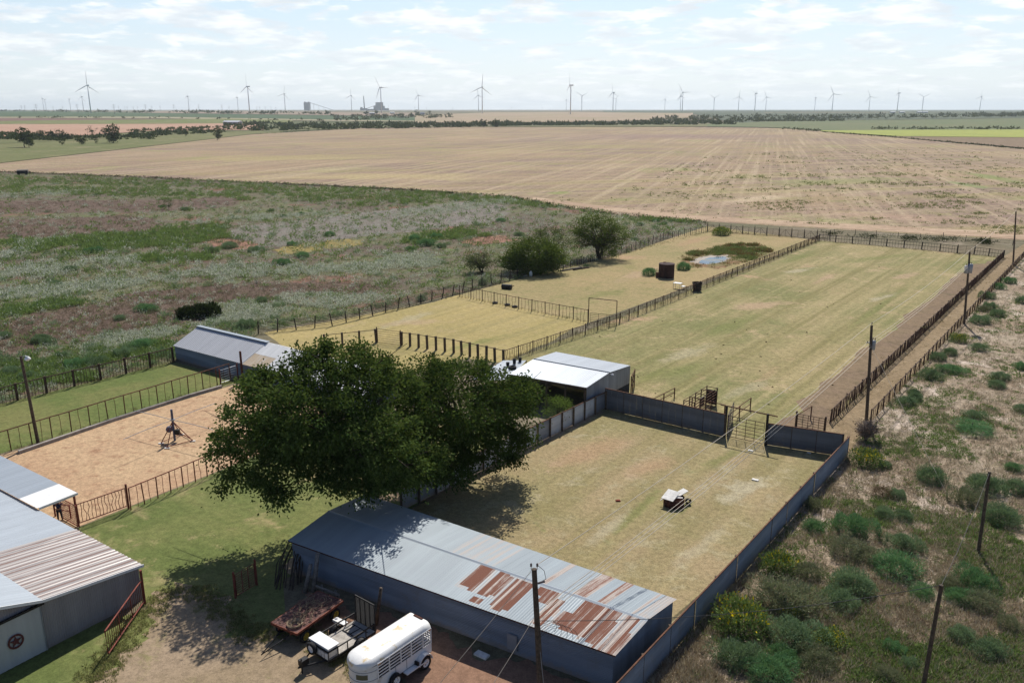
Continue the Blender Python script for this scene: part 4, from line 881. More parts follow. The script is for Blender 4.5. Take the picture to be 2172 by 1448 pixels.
# near pole: foot below the frame
t1, b1, tp1 = pole('near utility pole with insulators and loose wires in front of the long shed', 1148, 1475, 1133, 1206, .15, .11)
for s_ in (-.13, .13): MB().bar(tp1 - ZV * .22, tp1 + Vector((s_, 0, .02)), .04).build('pin', M['grey_metal'], t1, world=True); insul(t1, tp1 + Vector((s_, 0, 0)))
for k, (dz, dx) in enumerate(((2.1, .17), (2.35, .17), (2.6, .17))): insul(t1, tp1 + Vector((dx, -.05, -dz)), .08)
MB().tube([tp1 + Vector((.13, 0, .2)), tp1 + Vector((.42, -.1, -.02)), tp1 + Vector((.5, -.12, -.4)), tp1 + Vector((.2, -.08, -.62))], .012, 5).build('jumper', M['cable'], t1, world=True)
MB().tube([tp1 + Vector((.16, -.1, -.62)), tp1 + Vector((.3, -.12, -.56)), tp1 + Vector((.46, -.12, -.52))], .045, 7).build('cutout', M['insul'], t1, world=True)
mb = MB(); base_ = tp1 + Vector((.18, -.06, -2.6))
for k in range(5):
    rr = .35 + .12 * k; c = base_ + Vector((.45 + .12 * k, .0, -.15 - .16 * k))
    mb.tube([base_] + [c + Vector((rr * math.cos(a_), .1 * math.sin(a_ * 2), rr * .75 * math.sin(a_))) for a_ in np.linspace(PI, -.8 + .2 * k, 12)], .009, 4, False)
mb.build('loose_wire', M['cable'], t1, world=True)
MB().tube([tp1 + Vector((.14, -.1, -2.6)), Vector((b1.x + .17, b1.y - .1, 0))], .02, 5).build('conduit', M['grey_metal'], t1, world=True)
t2, b2, tp2 = pole('utility pole with a small transformer standing at the corner of the arena and the lane', 1838, 892, 1849, 690)
transformer(t2, tp2, Vector((.95, .1, 0)), 1.35, .7, .17); insul(t2, tp2); insul(t2, tp2 + Vector((-.16, 0, -1.5)), .1)
MB().bar(tp2 + Vector((-.3, 0, -1.45)), tp2 + Vector((.4, 0, -1.45)), .06).build('crossarm', M['grey_metal'], t2, world=True)
t3, b3, tp3 = pole('utility pole with a round white transformer, half way along the lane', 2045, 687, 2057, 534)
transformer(t3, tp3, Vector((.6, -.5, 0)), 1.5, 1.0, .3); transformer(t3, tp3, Vector((-.5, -.5, 0)), 1.7, .85, .25); insul(t3, tp3)
t4, b4, tp4 = pole('plain dark pole at the far end of the lane behind the arena corner', 2149, 561, 2155, 449)
insul(t4, tp4)
t5, b5, tp5 = pole('leaning light pole with a white yard lamp beside the tall rusty pen fence', 81, 939, 44, 755, .13, .1)
MB().tube([tp5 - ZV * .1, tp5 + Vector((.35, 0, 0.02)), tp5 + Vector((.5, 0, -.08))], .03, 6).build('lamp_arm', M['grey_metal'], t5, world=True)
MB().lathe([(.05, .05), (.2, -.1), (.24, -.2), (.1, -.3), (0, -.32)], 14, tp5 + Vector((.48, 0, -.05))).build('yard_lamp', M['white'], t5, world=True, smooth=True)
t6, b6, tp6 = pole('dark bare post, upper of the two in the weeds right of the tin wall', 2075, 1172, 2099, 1000, .1, .08, 'bare_post', 'post')
t7, b7, tp7 = pole('dark bare post with a wire on its top, lower of the two in the weeds', 1958, 1456, 1997, 1240, .1, .08, 'bare_post', 'post')
def line(label, a, b, sag=.4, r_=.016, mat='wire', n=20, cat='power line', name='power_line'):
    pts = [a.lerp(b, k / n) - ZV * (sag * 4 * (k / n) * (1 - k / n)) for k in range(n + 1)]
    return tag(MB().tube(pts, r_, 5, False).build(name, M[mat]), label, cat)
ih = Vector((0, 0, .2))
line('pale overhead wire on the pole tops from the near pole to the arena corner pole', tp1 + ih + Vector((.13, 0, 0)), tp2 + ih, .35)
for k, z in enumerate((1.45, 1.6, 1.75)):
    line(['highest of the three parallel service wires over the tin paddock', 'middle of the three parallel service wires over the tin paddock', 'lowest of the three parallel service wires over the tin paddock'][k], tp1 + Vector((.17, 0, -2.02 - .25 * k)), tp2 + Vector((-.2 + .2 * k, 0, -z)), .55)
    line(['highest of three service wires over the arena edge', 'middle of three service wires over the arena edge', 'lowest of three service wires over the arena edge'][k], tp2 + Vector((-.2 + .2 * k, 0, -z)), tp3 + Vector((-.15 + .15 * k, 0, -1.5 - .1 * k)), .45)
line('top overhead wire between the two transformer poles by the lane', tp2 + ih, tp3 + ih, .4)
line('overhead wire from the white transformer pole to the plain far pole', tp3 + ih, tp4 + ih, .4)
line('guy wire slanting from the arena corner pole to the weeds on the right', tp2 - ZV * 1.5, G(2010, 1050), .0, .012)
line('black cable from the near pole to the lower bare post', tp1 + Vector((.15, 0, -2.5)), tp7, .5, .014, 'cable', 20, 'cable', 'cable')
line('black cable hanging between the two bare posts', tp7, tp6 - ZV * .05, .4, .012, 'cable', 20, 'cable', 'cable')
line('left pale service wire dropping from the near pole toward the yard', tp1 + Vector((-.13, 0, -.1)), G(820, 1580, 1.0), .1, .012, 'wire', 14)
line('right pale service wire dropping from the near pole toward the yard', tp1 + Vector((0, -.1, -2.3)), G(960, 1580, 1.0), .1, .012, 'wire', 14)
# ------------------------------------------------------------------ clutter against the shed
def lean_pole(label, bx, by, tx, ty, Yt, r_, mat='wood_grey'):
    b = G(bx, by); tp = at(tx, ty, Yt); tag(MB().tube([b, b.lerp(tp, .5), tp], [r_, r_ * .92, r_ * .8], 10).build('leaning_pole', M[mat], smooth=True), label, 'pole')
b_ = G(648, 1254); lean_pole('thick grey pole leaning on the shed end, shorter of the pair', 647, 1255, 659, 1196, b_.y + .25, .13)
lean_pole('thick grey pole leaning on the shed end, taller of the pair', 665, 1254, 674, 1172, b_.y + .5, .14)
lean_pole('dark round post standing against the shed wall behind the ramp trailer', 798, 1325, 808, 1246, G(798, 1325).y + .1, .1, 'wood')
for k in range(16):
    a_ = G(580 + k * 4 + random.uniform(-8, 8), 1245 + random.uniform(-12, 8)); tp = G(604 + k * 3, 1216, 0) + Vector((random.uniform(-.2, .2), .5, random.uniform(1.3, 1.8)))
    m_ = a_.lerp(tp, .5) + Vector((random.uniform(-.25, .05), 0, .15))
    tag(MB().tube([a_, m_, tp], [.035, .03, .018], 6).build('branch', M['bark']), 'bare branch stacked upright against the shaded end of the long shed', 'branch', 'branches stacked at the shed end')
t = thing('plank_rail', 'short grey two-rail wooden fence standing behind the red flatbed trailer', 'rail', G(672, 1268))
a, b = G(672, 1272), G(722, 1292)
for z in (.45, .85): MB().bar(a + ZV * z, b + ZV * z, .05, .13).build('rail', M['wood_grey'], t, world=True)
for f in (.22, .8): p = a.lerp(b, f) + U * .06; MB().bar(p, p + ZV * 1.0, .08).build('post', M['wood_grey'], t, world=True)
tag(MB().box(G(722, 1318, .3), (.8, .3, .12), (V, U, ZV)).build('white_box', M['white']), 'white plastic box lying between the red flatbed and the ramp trailer', 'box')
tag(MB().box(G(1022, 1388, .06), (.7, .35, .1), (V, U, ZV)).build('concrete_block', M['pale_wood']), 'pale block on the ground at the foot of the shed wall', 'block')
# ------------------------------------------------------------------ trailers (local frame: x to the right side, +y to the rear)
def wheel(parent, x, y, r_=.33, w=.2, rim='white', z=None, rx=0.0, hubs=True):
    z = r_ if z is None else z
    tr = MB().lathe([(r_ * .62, -w / 2), (r_ * .93, -w / 2), (r_, -w * .32), (r_, w * .32), (r_ * .93, w / 2), (r_ * .62, w / 2), (r_ * .58, 0), (r_ * .62, -w / 2)], 26).mesh('tyre', None, True)
    wl = link('wheel', tr, M['rubber'], parent, (x, y, z), (0, PI / 2, rx))
    rm = MB().lathe([(0, w * .3), (r_ * .2, w * .32), (r_ * .22, w * .2), (r_ * .42, w * .14), (r_ * .55, w * .36), (r_ * .62, w * .4)], 24)
    rm.lathe([(0, -w * .3), (r_ * .2, -w * .32), (r_ * .42, -w * .14), (r_ * .62, -w * .4)], 24)
    link('rim', rm.mesh('rim', None, True), M[rim], wl)
    mb = MB()
    for k in range(5):
        a = 2 * PI * k / 5
        for sg in (1, -1): mb.lathe([(0, 0), (.024, 0), (.024, .012), (0, .014)], 6, (r_ * .36 * math.cos(a), r_ * .36 * math.sin(a), sg * w * .165))
    link('hub_holes', mb.mesh('hub_holes'), M['black'], wl)
    return wl
# --- white stock trailer
Rr = Vector((-4.37, 34.1, 0)); AZ = R(38.6)
ht = thing('horse_trailer', 'white slat-sided horse trailer with rust-stained rounded roof and a rounded nose', 'horse trailer', Rr, -AZ)
W2, LB, ZF, ZT, LN = .75, 3.35, .48, 2.05, .75
def section(y, s=1.0, n=9, rr=.3):          # roof arch cross-section
    pts = [(-W2 * s, ZT - rr)]
    for k in range(n + 1):
        a = PI - (PI / 2) * k / n; pts.append(((-W2 + rr) * s + rr * s * math.cos(a), ZT - rr + rr * math.sin(a)))
    for k in range(n + 1):
        a = PI / 2 - (PI / 2) * k / n; pts.append(((W2 - rr) * s + rr * s * math.cos(a), ZT - rr + rr * math.sin(a)))
    return pts
mb = MB(); prev = None
ys = [0, -.4, -1.2, -2.0, -2.8, -LB] + [-LB - LN * math.sin(PI / 2 * k / 9) for k in range(1, 10)]
for y in ys:
    k = 0 if y >= -LB else (-(y + LB) / LN)
    s_ = math.sqrt(max(0, 1 - k ** 2.6)) * .8 + .2 if k < 1 else .2
    zs = 1 - .16 * k ** 2
    ring = [Vector((x * max(s_, .22 if k >= 1 else 0), y, ZT - .32 + (z - (ZT - .32)) * zs - .12 * k ** 3)) for x, z in section(y)]
    base = len(mb.v); mb.v += ring; m = len(ring)
    if prev is not None:
        for i in range(m - 1): mb.f.append((prev + i, prev + i + 1, base + i + 1, base + i))
    prev = base
mb.f.append(tuple(prev + i for i in range(m)))
mb.f.append(tuple(reversed(range(m))))
roof = mb.build('roof', M['trailer_roof'], ht, smooth=True)
MB().box((0, -.06, ZT + .0), (.55, .1, .07)).build('marker_bar', M['rust'], roof)
# nose shell under the roof
def nose_pt(a, z, out=0.0): return Vector(((W2 + out) * math.cos(a), -LB - (LN + out) * math.sin(a) * (1 - .18 * max(0, (.95 - z))), z))
mb = MB(); zz = [ZF + .05, .8, 1.05, 1.35, ZT - .34]; na = 20
for z in zz:
    for k in range(na + 1): mb.v.append(nose_pt(PI * k / na, z))
for j in range(len(zz) - 1):
    for k in range(na): a = j * (na + 1) + k; mb.f.append((a, a + 1, a + na + 2, a + na + 1))
nose = mb.build('nose', M['trailer_white'], ht, smooth=True)
mb = MB()
for z in (1.06, 1.5): mb.tube([nose_pt(PI * k / 20, z, .008) for k in range(21)], .014, 5, False)
mb.build('seam_strip', M['grey_metal'], nose)
mb = MB(); a0, a1 = PI * .2, PI * .42
for k in range(6):
    t0, t1_ = a0 + (a1 - a0) * k / 6, a0 + (a1 - a0) * (k + 1) / 6
    mb.quad(nose_pt(t0, 1.15, .012), nose_pt(t1_, 1.15, .012), nose_pt(t1_, 1.4, .012), nose_pt(t0, 1.4, .012))
mb.build('nose_window', mat_plain('tinted plastic', (.12, .12, .07), .3, 0, .1, 2.0, spec=.5), nose)
MB().tube([nose_pt(PI * .5, .7, .012) + Vector((-.3, .06, 0)), nose_pt(PI * .5, .7, .02), nose_pt(PI * .5, .7, .012) + Vector((.3, .06, 0))], .05, 6).build('nose_plate', M['black'], nose)
# sides: solid lower skin, posts, slats, dark gaps showing the far side
for sx in (-1, 1):
    x = sx * W2
    MB().box((x, -LB / 2, ZF + .27), (.03, LB, .5)).build('lower_panel', M['trailer_white'], ht)
    for y in (-.02, -.55, -1.3, -1.95, -2.65, -LB + .02):
        MB().box((x + sx * .006, y, (ZF + ZT - .3) / 2 + .25), (.05, .05, ZT - .3 - ZF - .5)).build('side_post', M['white'], ht)
    for k in range(5):
        z = ZF + .64 + k * .16
        MB().box((x, -LB / 2, z), (.024, LB, .055)).build('slat', M['white'], ht)
    MB().box((x + sx * .02, -1.62, ZF + .27), (.012, .03, .5)).box((x + sx * .02, -2.3, ZF + .27), (.012, .03, .5)).build('door_seam', M['grey_metal'], ht)
    for y in (-.1, -LB + .1): MB().box((x + sx * .022, y, ZT - .34), (.02, .16, .05)).build('marker_lamp', M['amber'], ht)
    MB().box((x * .86, .012, ZF + .12), (.1, .03, .2)).build('tail_lamp', M['tail_red'], ht)
    MB().box((x + sx * .012, -LB / 2, ZT - .3), (.03, LB, .05)).build('gutter_rail', M['trailer_white'], ht)
    MB().box((x + sx * .14, -1.2, ZF - .04), (.28, 1.3, .05)).build('running_board', M['white'], ht)
    # fender over the wheel
    mb = MB(); yc = -.62
    for r0, r1 in ((.40, .43),):
        n = 12
        for k in range(n):
            t0, t1_ = PI * k / n, PI * (k + 1) / n
            mb.prism([Vector((x + sx * .02, yc + r1 * math.cos(t), .36 + r1 * math.sin(t))) for t in (t0, t1_)] + [Vector((x + sx * .02, yc + r0 * math.cos(t), .36 + r0 * math.sin(t))) for t in (t1_, t0)], Vector((sx * .26, 0, 0)))
    mb.build('fender', M['white'], ht)
    MB().box((x + sx * .13, -1.1, .5), (.24, .08, .28)).build('mud_guard', M['black'], ht)
    wheel(ht, x + sx * .16, yc, .34, .22)
MB().box((0, -LB / 2, ZF), (W2 * 2 - .04, LB, .06)).build('floor', M['pipe_dark'], ht)
MB().box((0, -LB / 2 - .2, ZF - .1), (1.0, LB, .1)).build('chassis', M['black'], ht)
MB().box((0, -.03, ZF + .35), (W2 * 2 - .06, .04, .66)).box((0, -.03, ZT - .36), (W2 * 2 - .1, .04, .1)).build('rear_door', M['white'], ht)
for k in range(5): MB().box((0, -.03, ZF + .78 + k * .13), (W2 * 2 - .08, .03, .05)).build('rear_slat', M['white'], ht)
wheel(ht, W2 + .14, -2.45, .34, .2, z=.46).name = 'spare_wheel'
MB().tube([(-.5, -LB - .3, .42), (0, -LB - 1.5, .42), (.5, -LB - .3, .42)], .05, 8).build('tow_frame', M['white'], ht)
MB().tube([(0, -LB - 1.35, .02), (0, -LB - 1.35, .85)], .04, 8).build('jack', M['grey_metal'], ht)
MB().box((0, -LB - 1.6, .43), (.12, .25, .1)).build('coupler', M['black'], ht)
# --- ramp trailer
ut = thing('ramp_trailer', 'black-railed trailer with plank floor and its mesh ramp raised, white board box at its front', 'trailer', Vector((-7.27, 35.7, 0)), -R(39))
w2, L = .74, 2.85
MB().box((0, -L / 2, .44), (w2 * 2, L, .05)).build('deck', M['plank'], ut)
fr = MB()
for sx in (-1, 1): fr.bar((sx * w2, 0, .4), (sx * w2, -L, .4), .06, .1).bar((sx * w2, 0, .86), (sx * w2, -L, .86), .05)
for y in (0, -L): fr.bar((-w2, y, .4), (w2, y, .4), .06, .1)
fr.bar((-w2, -L, .86), (w2, -L, .86), .05)
fr.build('frame', M['black'], ut)
for sx in (-1, 1):
    for k in range(6): MB().bar((sx * w2, -L * k / 5, .42), (sx * w2, -L * k / 5, .86), .04).build('rail_post', M['black'], ut)
    wheel(ut, sx * (w2 + .16), -1.05, .31, .18)
    mb = MB(); n = 10
    for k in range(n):
        t0, t1_ = PI * k / n, PI * (k + 1) / n
        mb.prism([Vector((sx * (w2 + .04), -1.05 + .4 * math.cos(t), .3 + .4 * math.sin(t))) for t in (t0, t1_)] + [Vector((sx * (w2 + .04), -1.05 + .37 * math.cos(t), .3 + .37 * math.sin(t))) for t in (t1_, t0)], Vector((sx * .24, 0, 0)))
    mb.build('fender', M['black'], ut)
rp = MB(); hr = 1.45
for x in (-.7, -.35, 0, .35, .7): rp.bar((x, .06, .42), (x, .06, .42 + hr), .045)
for z in (.42, .42 + hr): rp.bar((-.7, .06, z), (.7, .06, z), .05)
for k in range(1, 22): rp.bar((-.7, .06, .42 + hr * k / 22), (.7, .06, .42 + hr * k / 22), .02, .045)
rp.build('ramp_gate', M['black'], ut)
t_ = MB()
for x in (-.38, 0, .38): t_.bar((x, -.3, .47), (x, -.95, .5), .035)
t_.bar((-.55, -.95, .5), (.55, -.95, .5), .035).bar((-.55, -.3, .47), (.55, -.3, .47), .035); t_.build('inner_rack', M['black'], ut)
bx = MB().box((0, -L + .33, .72), (w2 * 1.86, .55, .46)).build('storage_box', M['pale_wood'], ut)
MB().box((0, -L + .36, .98), (w2 * 1.95, .66, .05)).build('lid', M['white'], bx)
for k in range(6): MB().box((-w2 + .12 + k * .25, -L - .03, .64), (.2, .02, .3)).build('front_panel', M['pale_wood'], ut)
wheel(ut, -.28, -L - .14, .3, .19, z=.72, rx=PI / 2).name = 'spare_wheel'
MB().tube([(-.55, -L, .38), (0, -L - 1.15, .38), (.55, -L, .38)], .045, 6).build('tow_frame', M['black'], ut)
MB().tube([(.05, -L - 1.0, .02), (.05, -L - 1.0, .8)], .035, 8).build('jack', M['black'], ut)
MB().box((0, -L - .85, .55), (.28, .4, .28)).build('winch', M['black'], ut)
# --- red flatbed
fb = thing('flatbed_trailer', 'red-brown flat plank trailer in the tree shade with tangled rope on its deck', 'flatbed trailer', Vector((-9.4, 37.75, 0)), -R(31))
w2, L = .85, 3.2
dk = MB()
for k in range(11): dk.box((-w2 + (k + .5) * w2 * 2 / 11, -L / 2, .8 + random.uniform(-.004, .004)), (w2 * 2 / 11 - .012, L, .05))
dk.build('deck', M['red_deck'], fb)
fr = MB()
for sx in (-1, 1): fr.bar((sx * (w2 + .02), .02, .77), (sx * (w2 + .02), -L - .02, .77), .05, .12)
for y in (.02, -L - .02): fr.bar((-w2, y, .77), (w2, y, .77), .05, .12)
fr.bar((-.4, 0, .62), (-.4, -L, .62), .08, .14).bar((.4, 0, .62), (.4, -L, .62), .08, .14)
fr.build('frame', mat_plain('red brown frame', (.2, .06, .035), .7, .1, .3), fb)
for y in (-.55, -L + .55):
    MB().bar((-w2 + .1, y, .3), (w2 - .1, y, .3), .08).build('axle', M['black'], fb)
    for sx in (-1, 1): wheel(fb, sx * (w2 - .05), y, .32, .18, 'yellow')
MB().tube([(-.3, -L, .5), (0, -L - 1.5, .25), (.3, -L, .5)], .04, 6).build('tow_frame', M['black'], fb)
mbr = MB()
for k in range(9):
    r_ = .18 + .025 * k; cx, cy = .32 + random.uniform(-.03, .03), -L + .42 + random.uniform(-.03, .03)
    mbr.tube([(cx + r_ * math.cos(a), cy + r_ * math.sin(a) * 1.0, .85 + .012 * k + .02 * math.sin(a * 2 + k)) for a in np.linspace(0, 2 * PI, 20)], .018, 5)
rc = mbr.build('rope_coil', M['rope']); rc.location = fb.location; rc.rotation_euler = fb.rotation_euler
tag(rc, 'coil of pale rope lying on the front corner of the red flatbed', 'rope')
mbr = MB()
for k in range(26):
    p = Vector((random.uniform(-.5, .4), random.uniform(-L + .7, -.9), .86)); pts = [p]; a = random.uniform(0, 6.3)
    for j in range(12):
        a += random.uniform(-.9, 1.1); p = p + Vector((math.cos(a) * .13, math.sin(a) * .13, 0)); p.z = .86 + random.uniform(0, .12); p.x = max(-w2 + .05, min(w2 - .05, p.x)); p.y = max(-L + .1, min(-.2, p.y)); pts.append(p)
    mbr.tube(pts, .014, 4)
rt = mbr.build('rope_tangle', M['rope']); rt.location = fb.location; rt.rotation_euler = fb.rotation_euler
tag(rt, 'loose tangle of old rope spread over the middle of the red flatbed', 'rope')
# ------------------------------------------------------------------ person under the barn porch (back to the camera, leaning on the rail)
def skin_body(name, joints, bones, mat, parent, sub=1):
    me = bpy.data.meshes.new(name); me.from_pydata([j[0] for j in joints], bones, []); me.update()
    o = link(name, me, mat, parent)
    md_ = o.modifiers.new('Skin', 'SKIN'); md_.use_smooth_shade = True
    for v, j in zip(me.skin_vertices[0].data, joints): v.radius = j[1]; v.use_root = False
    me.skin_vertices[0].data[0].use_root = True
    s_ = o.modifiers.new('Sub', 'SUBSURF'); s_.levels = sub; s_.render_levels = sub
    return o
pp_ = G(128, 1103); pz = 1.40 / 1.75
pe = thing('person', 'person in dark blue shirt and dark jeans leaning on a rail under the barn porch', 'person', pp_, R(25))
pe.scale = (pz,) * 3
J = [((0, 0, .95), (.15, .11)), ((0, .03, 1.15), (.14, .1)), ((0, .08, 1.38), (.17, .11)), ((0, .1, 1.5), (.06, .06)), ((0, .12, 1.6), (.075, .09)), ((0, .12, 1.7), (.07, .08)),
     ((-.1, 0, .88), (.095, .1)), ((-.12, .02, .5), (.065, .07)), ((-.13, -.03, .1), (.045, .05)), ((-.14, .1, .05), (.04, .035)),
     ((.1, 0, .88), (.095, .1)), ((.13, .05, .5), (.065, .07)), ((.15, 0, .1), (.045, .05)), ((.16, .13, .05), (.04, .035)),
     ((-.2, .09, 1.4), (.065, .065)), ((-.27, .2, 1.18), (.045, .045)), ((-.2, .42, 1.1), (.035, .035)),
     ((.2, .09, 1.4), (.065, .065)), ((.27, .2, 1.18), (.045, .045)), ((.2, .42, 1.1), (.035, .035))]
Bn = [(0, 1), (1, 2), (2, 3), (3, 4), (4, 5), (0, 6), (6, 7), (7, 8), (8, 9), (0, 10), (10, 11), (11, 12), (12, 13), (2, 14), (14, 15), (15, 16), (2, 17), (17, 18), (18, 19)]
for sx, wr_ in ((-1, 16), (1, 19)):
    w_ = Vector(J[wr_][0]); J.append((tuple(w_ + Vector((0, .07, -.01))), (.035, .02))); Bn.append((wr_, len(J) - 1)); pm = len(J) - 1
    for q, (dx, l) in enumerate(((-.03, .07), (-.01, .08), (.012, .075), (.032, .06))):
        J.append((tuple(w_ + Vector((dx, .12, -.02))), (.009, .009))); J.append((tuple(w_ + Vector((dx, .12 + l * .6, -.05)),), (.008, .008))); Bn += [(pm, len(J) - 2), (len(J) - 2, len(J) - 1)]
    J.append((tuple(w_ + Vector((-sx * .05, .06, -.02))), (.01, .01))); Bn.append((wr_, len(J) - 1))
skin_body('body', J, Bn, M['skin'], pe)
CJ = [((0, 0, .97), (.165, .13)), ((0, .03, 1.15), (.155, .118)), ((0, .08, 1.38), (.185, .125)), ((-.2, .09, 1.4), (.08, .08)), ((-.27, .2, 1.2), (.06, .06)), ((.2, .09, 1.4), (.08, .08)), ((.27, .2, 1.2), (.06, .06)), ((0, .1, 1.47), (.075, .075))]
skin_body('shirt', CJ, [(0, 1), (1, 2), (2, 3), (3, 4), (2, 5), (5, 6), (2, 7)], M['shirt'], pe)
skin_body('jeans', [((0, 0, .93), (.17, .125)), ((-.1, 0, .86), (.11, .115)), ((-.12, .02, .5), (.08, .085)), ((-.13, -.03, .13), (.065, .07)), ((.1, 0, .86), (.11, .115)), ((.13, .05, .5), (.08, .085)), ((.15, 0, .13), (.065, .07))], [(0, 1), (1, 2), (2, 3), (0, 4), (4, 5), (5, 6)], M['jeans'], pe)
MB().lathe([(.1, -.05), (.105, .0), (.09, .06), (.05, .1), (0, .11)], 14, (0, .1, 1.69)).build('hair', M['hat'], pe, smooth=True)
for sx in (-1, 1): MB().box((.14 * sx + (.0 if sx < 0 else .02), .06 if sx < 0 else .1, .045), (.1, .26, .09), None, .8).build('boot', M['wood'], pe)
mb = MB().lathe([(0, .02), (.014, .0), (0, -.02)], 6, (.032, .205, 1.64)).lathe([(0, .02), (.014, .0), (0, -.02)], 6, (-.032, .205, 1.64)); mb.build('eyes', M['black'], pe).name = 'eye_pair'
MB().box((0, .215, 1.6), (.03, .03, .045), None, .6).build('nose', M['skin'], pe)
a, b = V3(pp_, 1.0) + Vector((-.6, .55, 0)), V3(pp_, 1.0) + Vector((.55, .25, 0))
MB().tube([a, b], .03, 6); rail_fence('red iron rail the person leans on under the barn porch', [V3(a, 0) , V3(b, 0)], [.5, .9], 'pipe_red', .03)
# ------------------------------------------------------------------ trees, bushes, ground cover
def np_mesh(name, verts, faces, v=None, k=3):
    me = bpy.data.meshes.new(name)
    nf = len(faces)
    me.vertices.add(len(verts)); me.vertices.foreach_set('co', np.asarray(verts, np.float32).ravel())
    me.loops.add(nf * k); me.loops.foreach_set('vertex_index', np.asarray(faces, np.int32).ravel())
    me.polygons.add(nf); me.polygons.foreach_set('loop_start', np.arange(0, nf * k, k, dtype=np.int32))
    if v is not None:
        a = me.attributes.new('v', 'FLOAT', 'POINT'); a.data.foreach_set('value', np.asarray(v, np.float32))
    me.update(calc_edges=True); me.validate(); return me
def unit(a): return a / np.maximum(1e-6, np.linalg.norm(a, axis=1, keepdims=True))
def leaves(centers, size, dirs, vals, width=.55, jit=.35, flat=.0):
    """rhombic leaves: four points round each centre"""
    n = len(centers); s = size * RNG.uniform(1 - jit, 1 + jit, (n, 1))
    d = unit(dirs + RNG.normal(0, .6, (n, 3))); side = unit(np.cross(d, RNG.normal(0, 1, (n, 3)) * (1, 1, 1 - flat) + np.array([0, 0, flat * 2])))
    v = np.empty((n, 4, 3)); v[:, 0] = centers - d * s * .5; v[:, 1] = centers + side * s * width * .5; v[:, 2] = centers + d * s * .5; v[:, 3] = centers - side * s * width * .5
    f = np.arange(n * 4).reshape(n, 4)
    return v.reshape(-1, 3), f, np.repeat(vals, 4)
def crown_points(lobes, per, cl_r, droop=.25, shell=.55):
    """leaf centres grouped into clumps that fill the lobes, denser toward the outside"""
    C, D, VV, clumps = [], [], [], []
    for (c, r_, n) in lobes:
        c = np.array(c); r_ = np.array(r_)
        u = unit(RNG.normal(0, 1, (n, 3))); rad = RNG.uniform(shell ** 3, 1, (n, 1)) ** (1 / 3)
        cc = c + u * rad * r_
        for q, uu in zip(cc, u):
            m = max(4, int(per * RNG.uniform(.45, 1.4))); R_ = cl_r * RNG.uniform(.6, 1.25)
            pts = RNG.normal(0, 1, (m, 3)) * R_ * np.array([.62, .62, .42]); pts[:, 2] -= droop * np.linalg.norm(pts[:, :2], axis=1)
            C.append(q + pts); D.append(pts * .8 / max(R_, .01) + uu * .9 + np.array([0, 0, -.35])); VV.append(np.clip(RNG.uniform(-.1, .75) + RNG.normal(0, .2, m), 0, .85)); clumps.append(q)
    return np.concatenate(C), np.concatenate(D), np.concatenate(VV), np.array(clumps)
def tree(name, label, cat, base, lobes, per, cl_r, leaf, mat, trunk_r=.25, fork=.25, limbs=14, bark='bark', droop=.25, group=None, shell=.55, width=.55, bare=0, stems=1, zmin=.15):
    """lobes in metres relative to the foot of the tree"""
    base = Vector(base); t = thing(name, label, cat, base, 0, group)
    C, D, VV, cl = crown_points(lobes, per, cl_r, droop, shell)
    k = C[:, 2] > zmin; C, D, VV = C[k], D[k], VV[k]
    v, f, a = leaves(C, leaf, D, VV, width)
    link('crown', np_mesh('crown', v, f, a, 4), mat, t)
    mb = MB(); hz = max(l[0][2] for l in lobes) * fork
    for s_ in range(stems):
        o = Vector((random.uniform(-1, 1), random.uniform(-1, 1), 0)) * (trunk_r * 1.2 if stems > 1 else 0)
        top = Vector((np.mean([l[0][0] for l in lobes]) * .25, np.mean([l[0][1] for l in lobes]) * .25, hz)) + o * 3
        mb.tube([o - ZV * .15, o + (top - o) * .15, o.lerp(top, .6) + Vector((random.uniform(-.1, .1) * hz, 0, 0)), top], [trunk_r * 1.35, trunk_r, trunk_r * .85, trunk_r * .72], 9)
        idx = RNG.choice(len(cl), min(limbs, len(cl)), False)
        for i in idx:
            e = Vector(cl[i]); m = top.lerp(e, .5) + Vector((random.uniform(-.12, .12), random.uniform(-.12, .12), random.uniform(.0, .22))) * (e - top).length
            mb.tube([top - ZV * random.uniform(0, hz * .2), top.lerp(m, .5) + ZV * .05 * (e - top).length, m, e], [trunk_r * .5, trunk_r * .36, trunk_r * .22, trunk_r * .07], 6, False)
            for j in range(2 + bare):
                e2 = m.lerp(e, random.uniform(.2, .9)) + Vector((random.gauss(0, 1), random.gauss(0, 1), random.uniform(-.3, .8))) * (e - top).length * .22
                mb.tube([m.lerp(e, random.uniform(0, .5)), e2], [trunk_r * .15, trunk_r * .04], 4, False)
    mb.build('trunk', M[bark], t, smooth=True)
    return t
LM = {}
LM['mulberry'] = mat_leaf('mulberry leaves', (.03, .060, .016), (.105, .16, .045), trans=.32)
LM['mesquite'] = mat_leaf('mesquite leaves', (.06, .10, .022), (.14, .19, .04), trans=.32)
LM['mesquite_pale'] = mat_leaf('pale mesquite leaves', (.075, .10, .04), (.16, .185, .075), trans=.3)
LM['light'] = mat_leaf('light green leaves', (.10, .17, .035), (.19, .27, .06), trans=.35)
LM['far'] = mat_leaf('far leaves', (.035, .055, .022), (.075, .10, .04), trans=.15)
LM['far_olive'] = mat_leaf('far olive leaves', (.06, .075, .035), (.11, .12, .055), trans=.15)
LM['bush'] = mat_leaf('bush green', (.10, .17, .09), (.25, .35, .2), trans=.3)
LM['bush_b'] = mat_leaf('bush bright green', (.075, .19, .085), (.19, .36, .165), trans=.3)
LM['bush_o'] = mat_leaf('bush olive', (.14, .16, .095), (.29, .31, .19), (.34, .27, .19), trans=.25)
LM['bush_y'] = mat_leaf('yellow flowering bush', (.11, .18, .06), (.25, .32, .10), (.7, .54, .02), trans=.2)
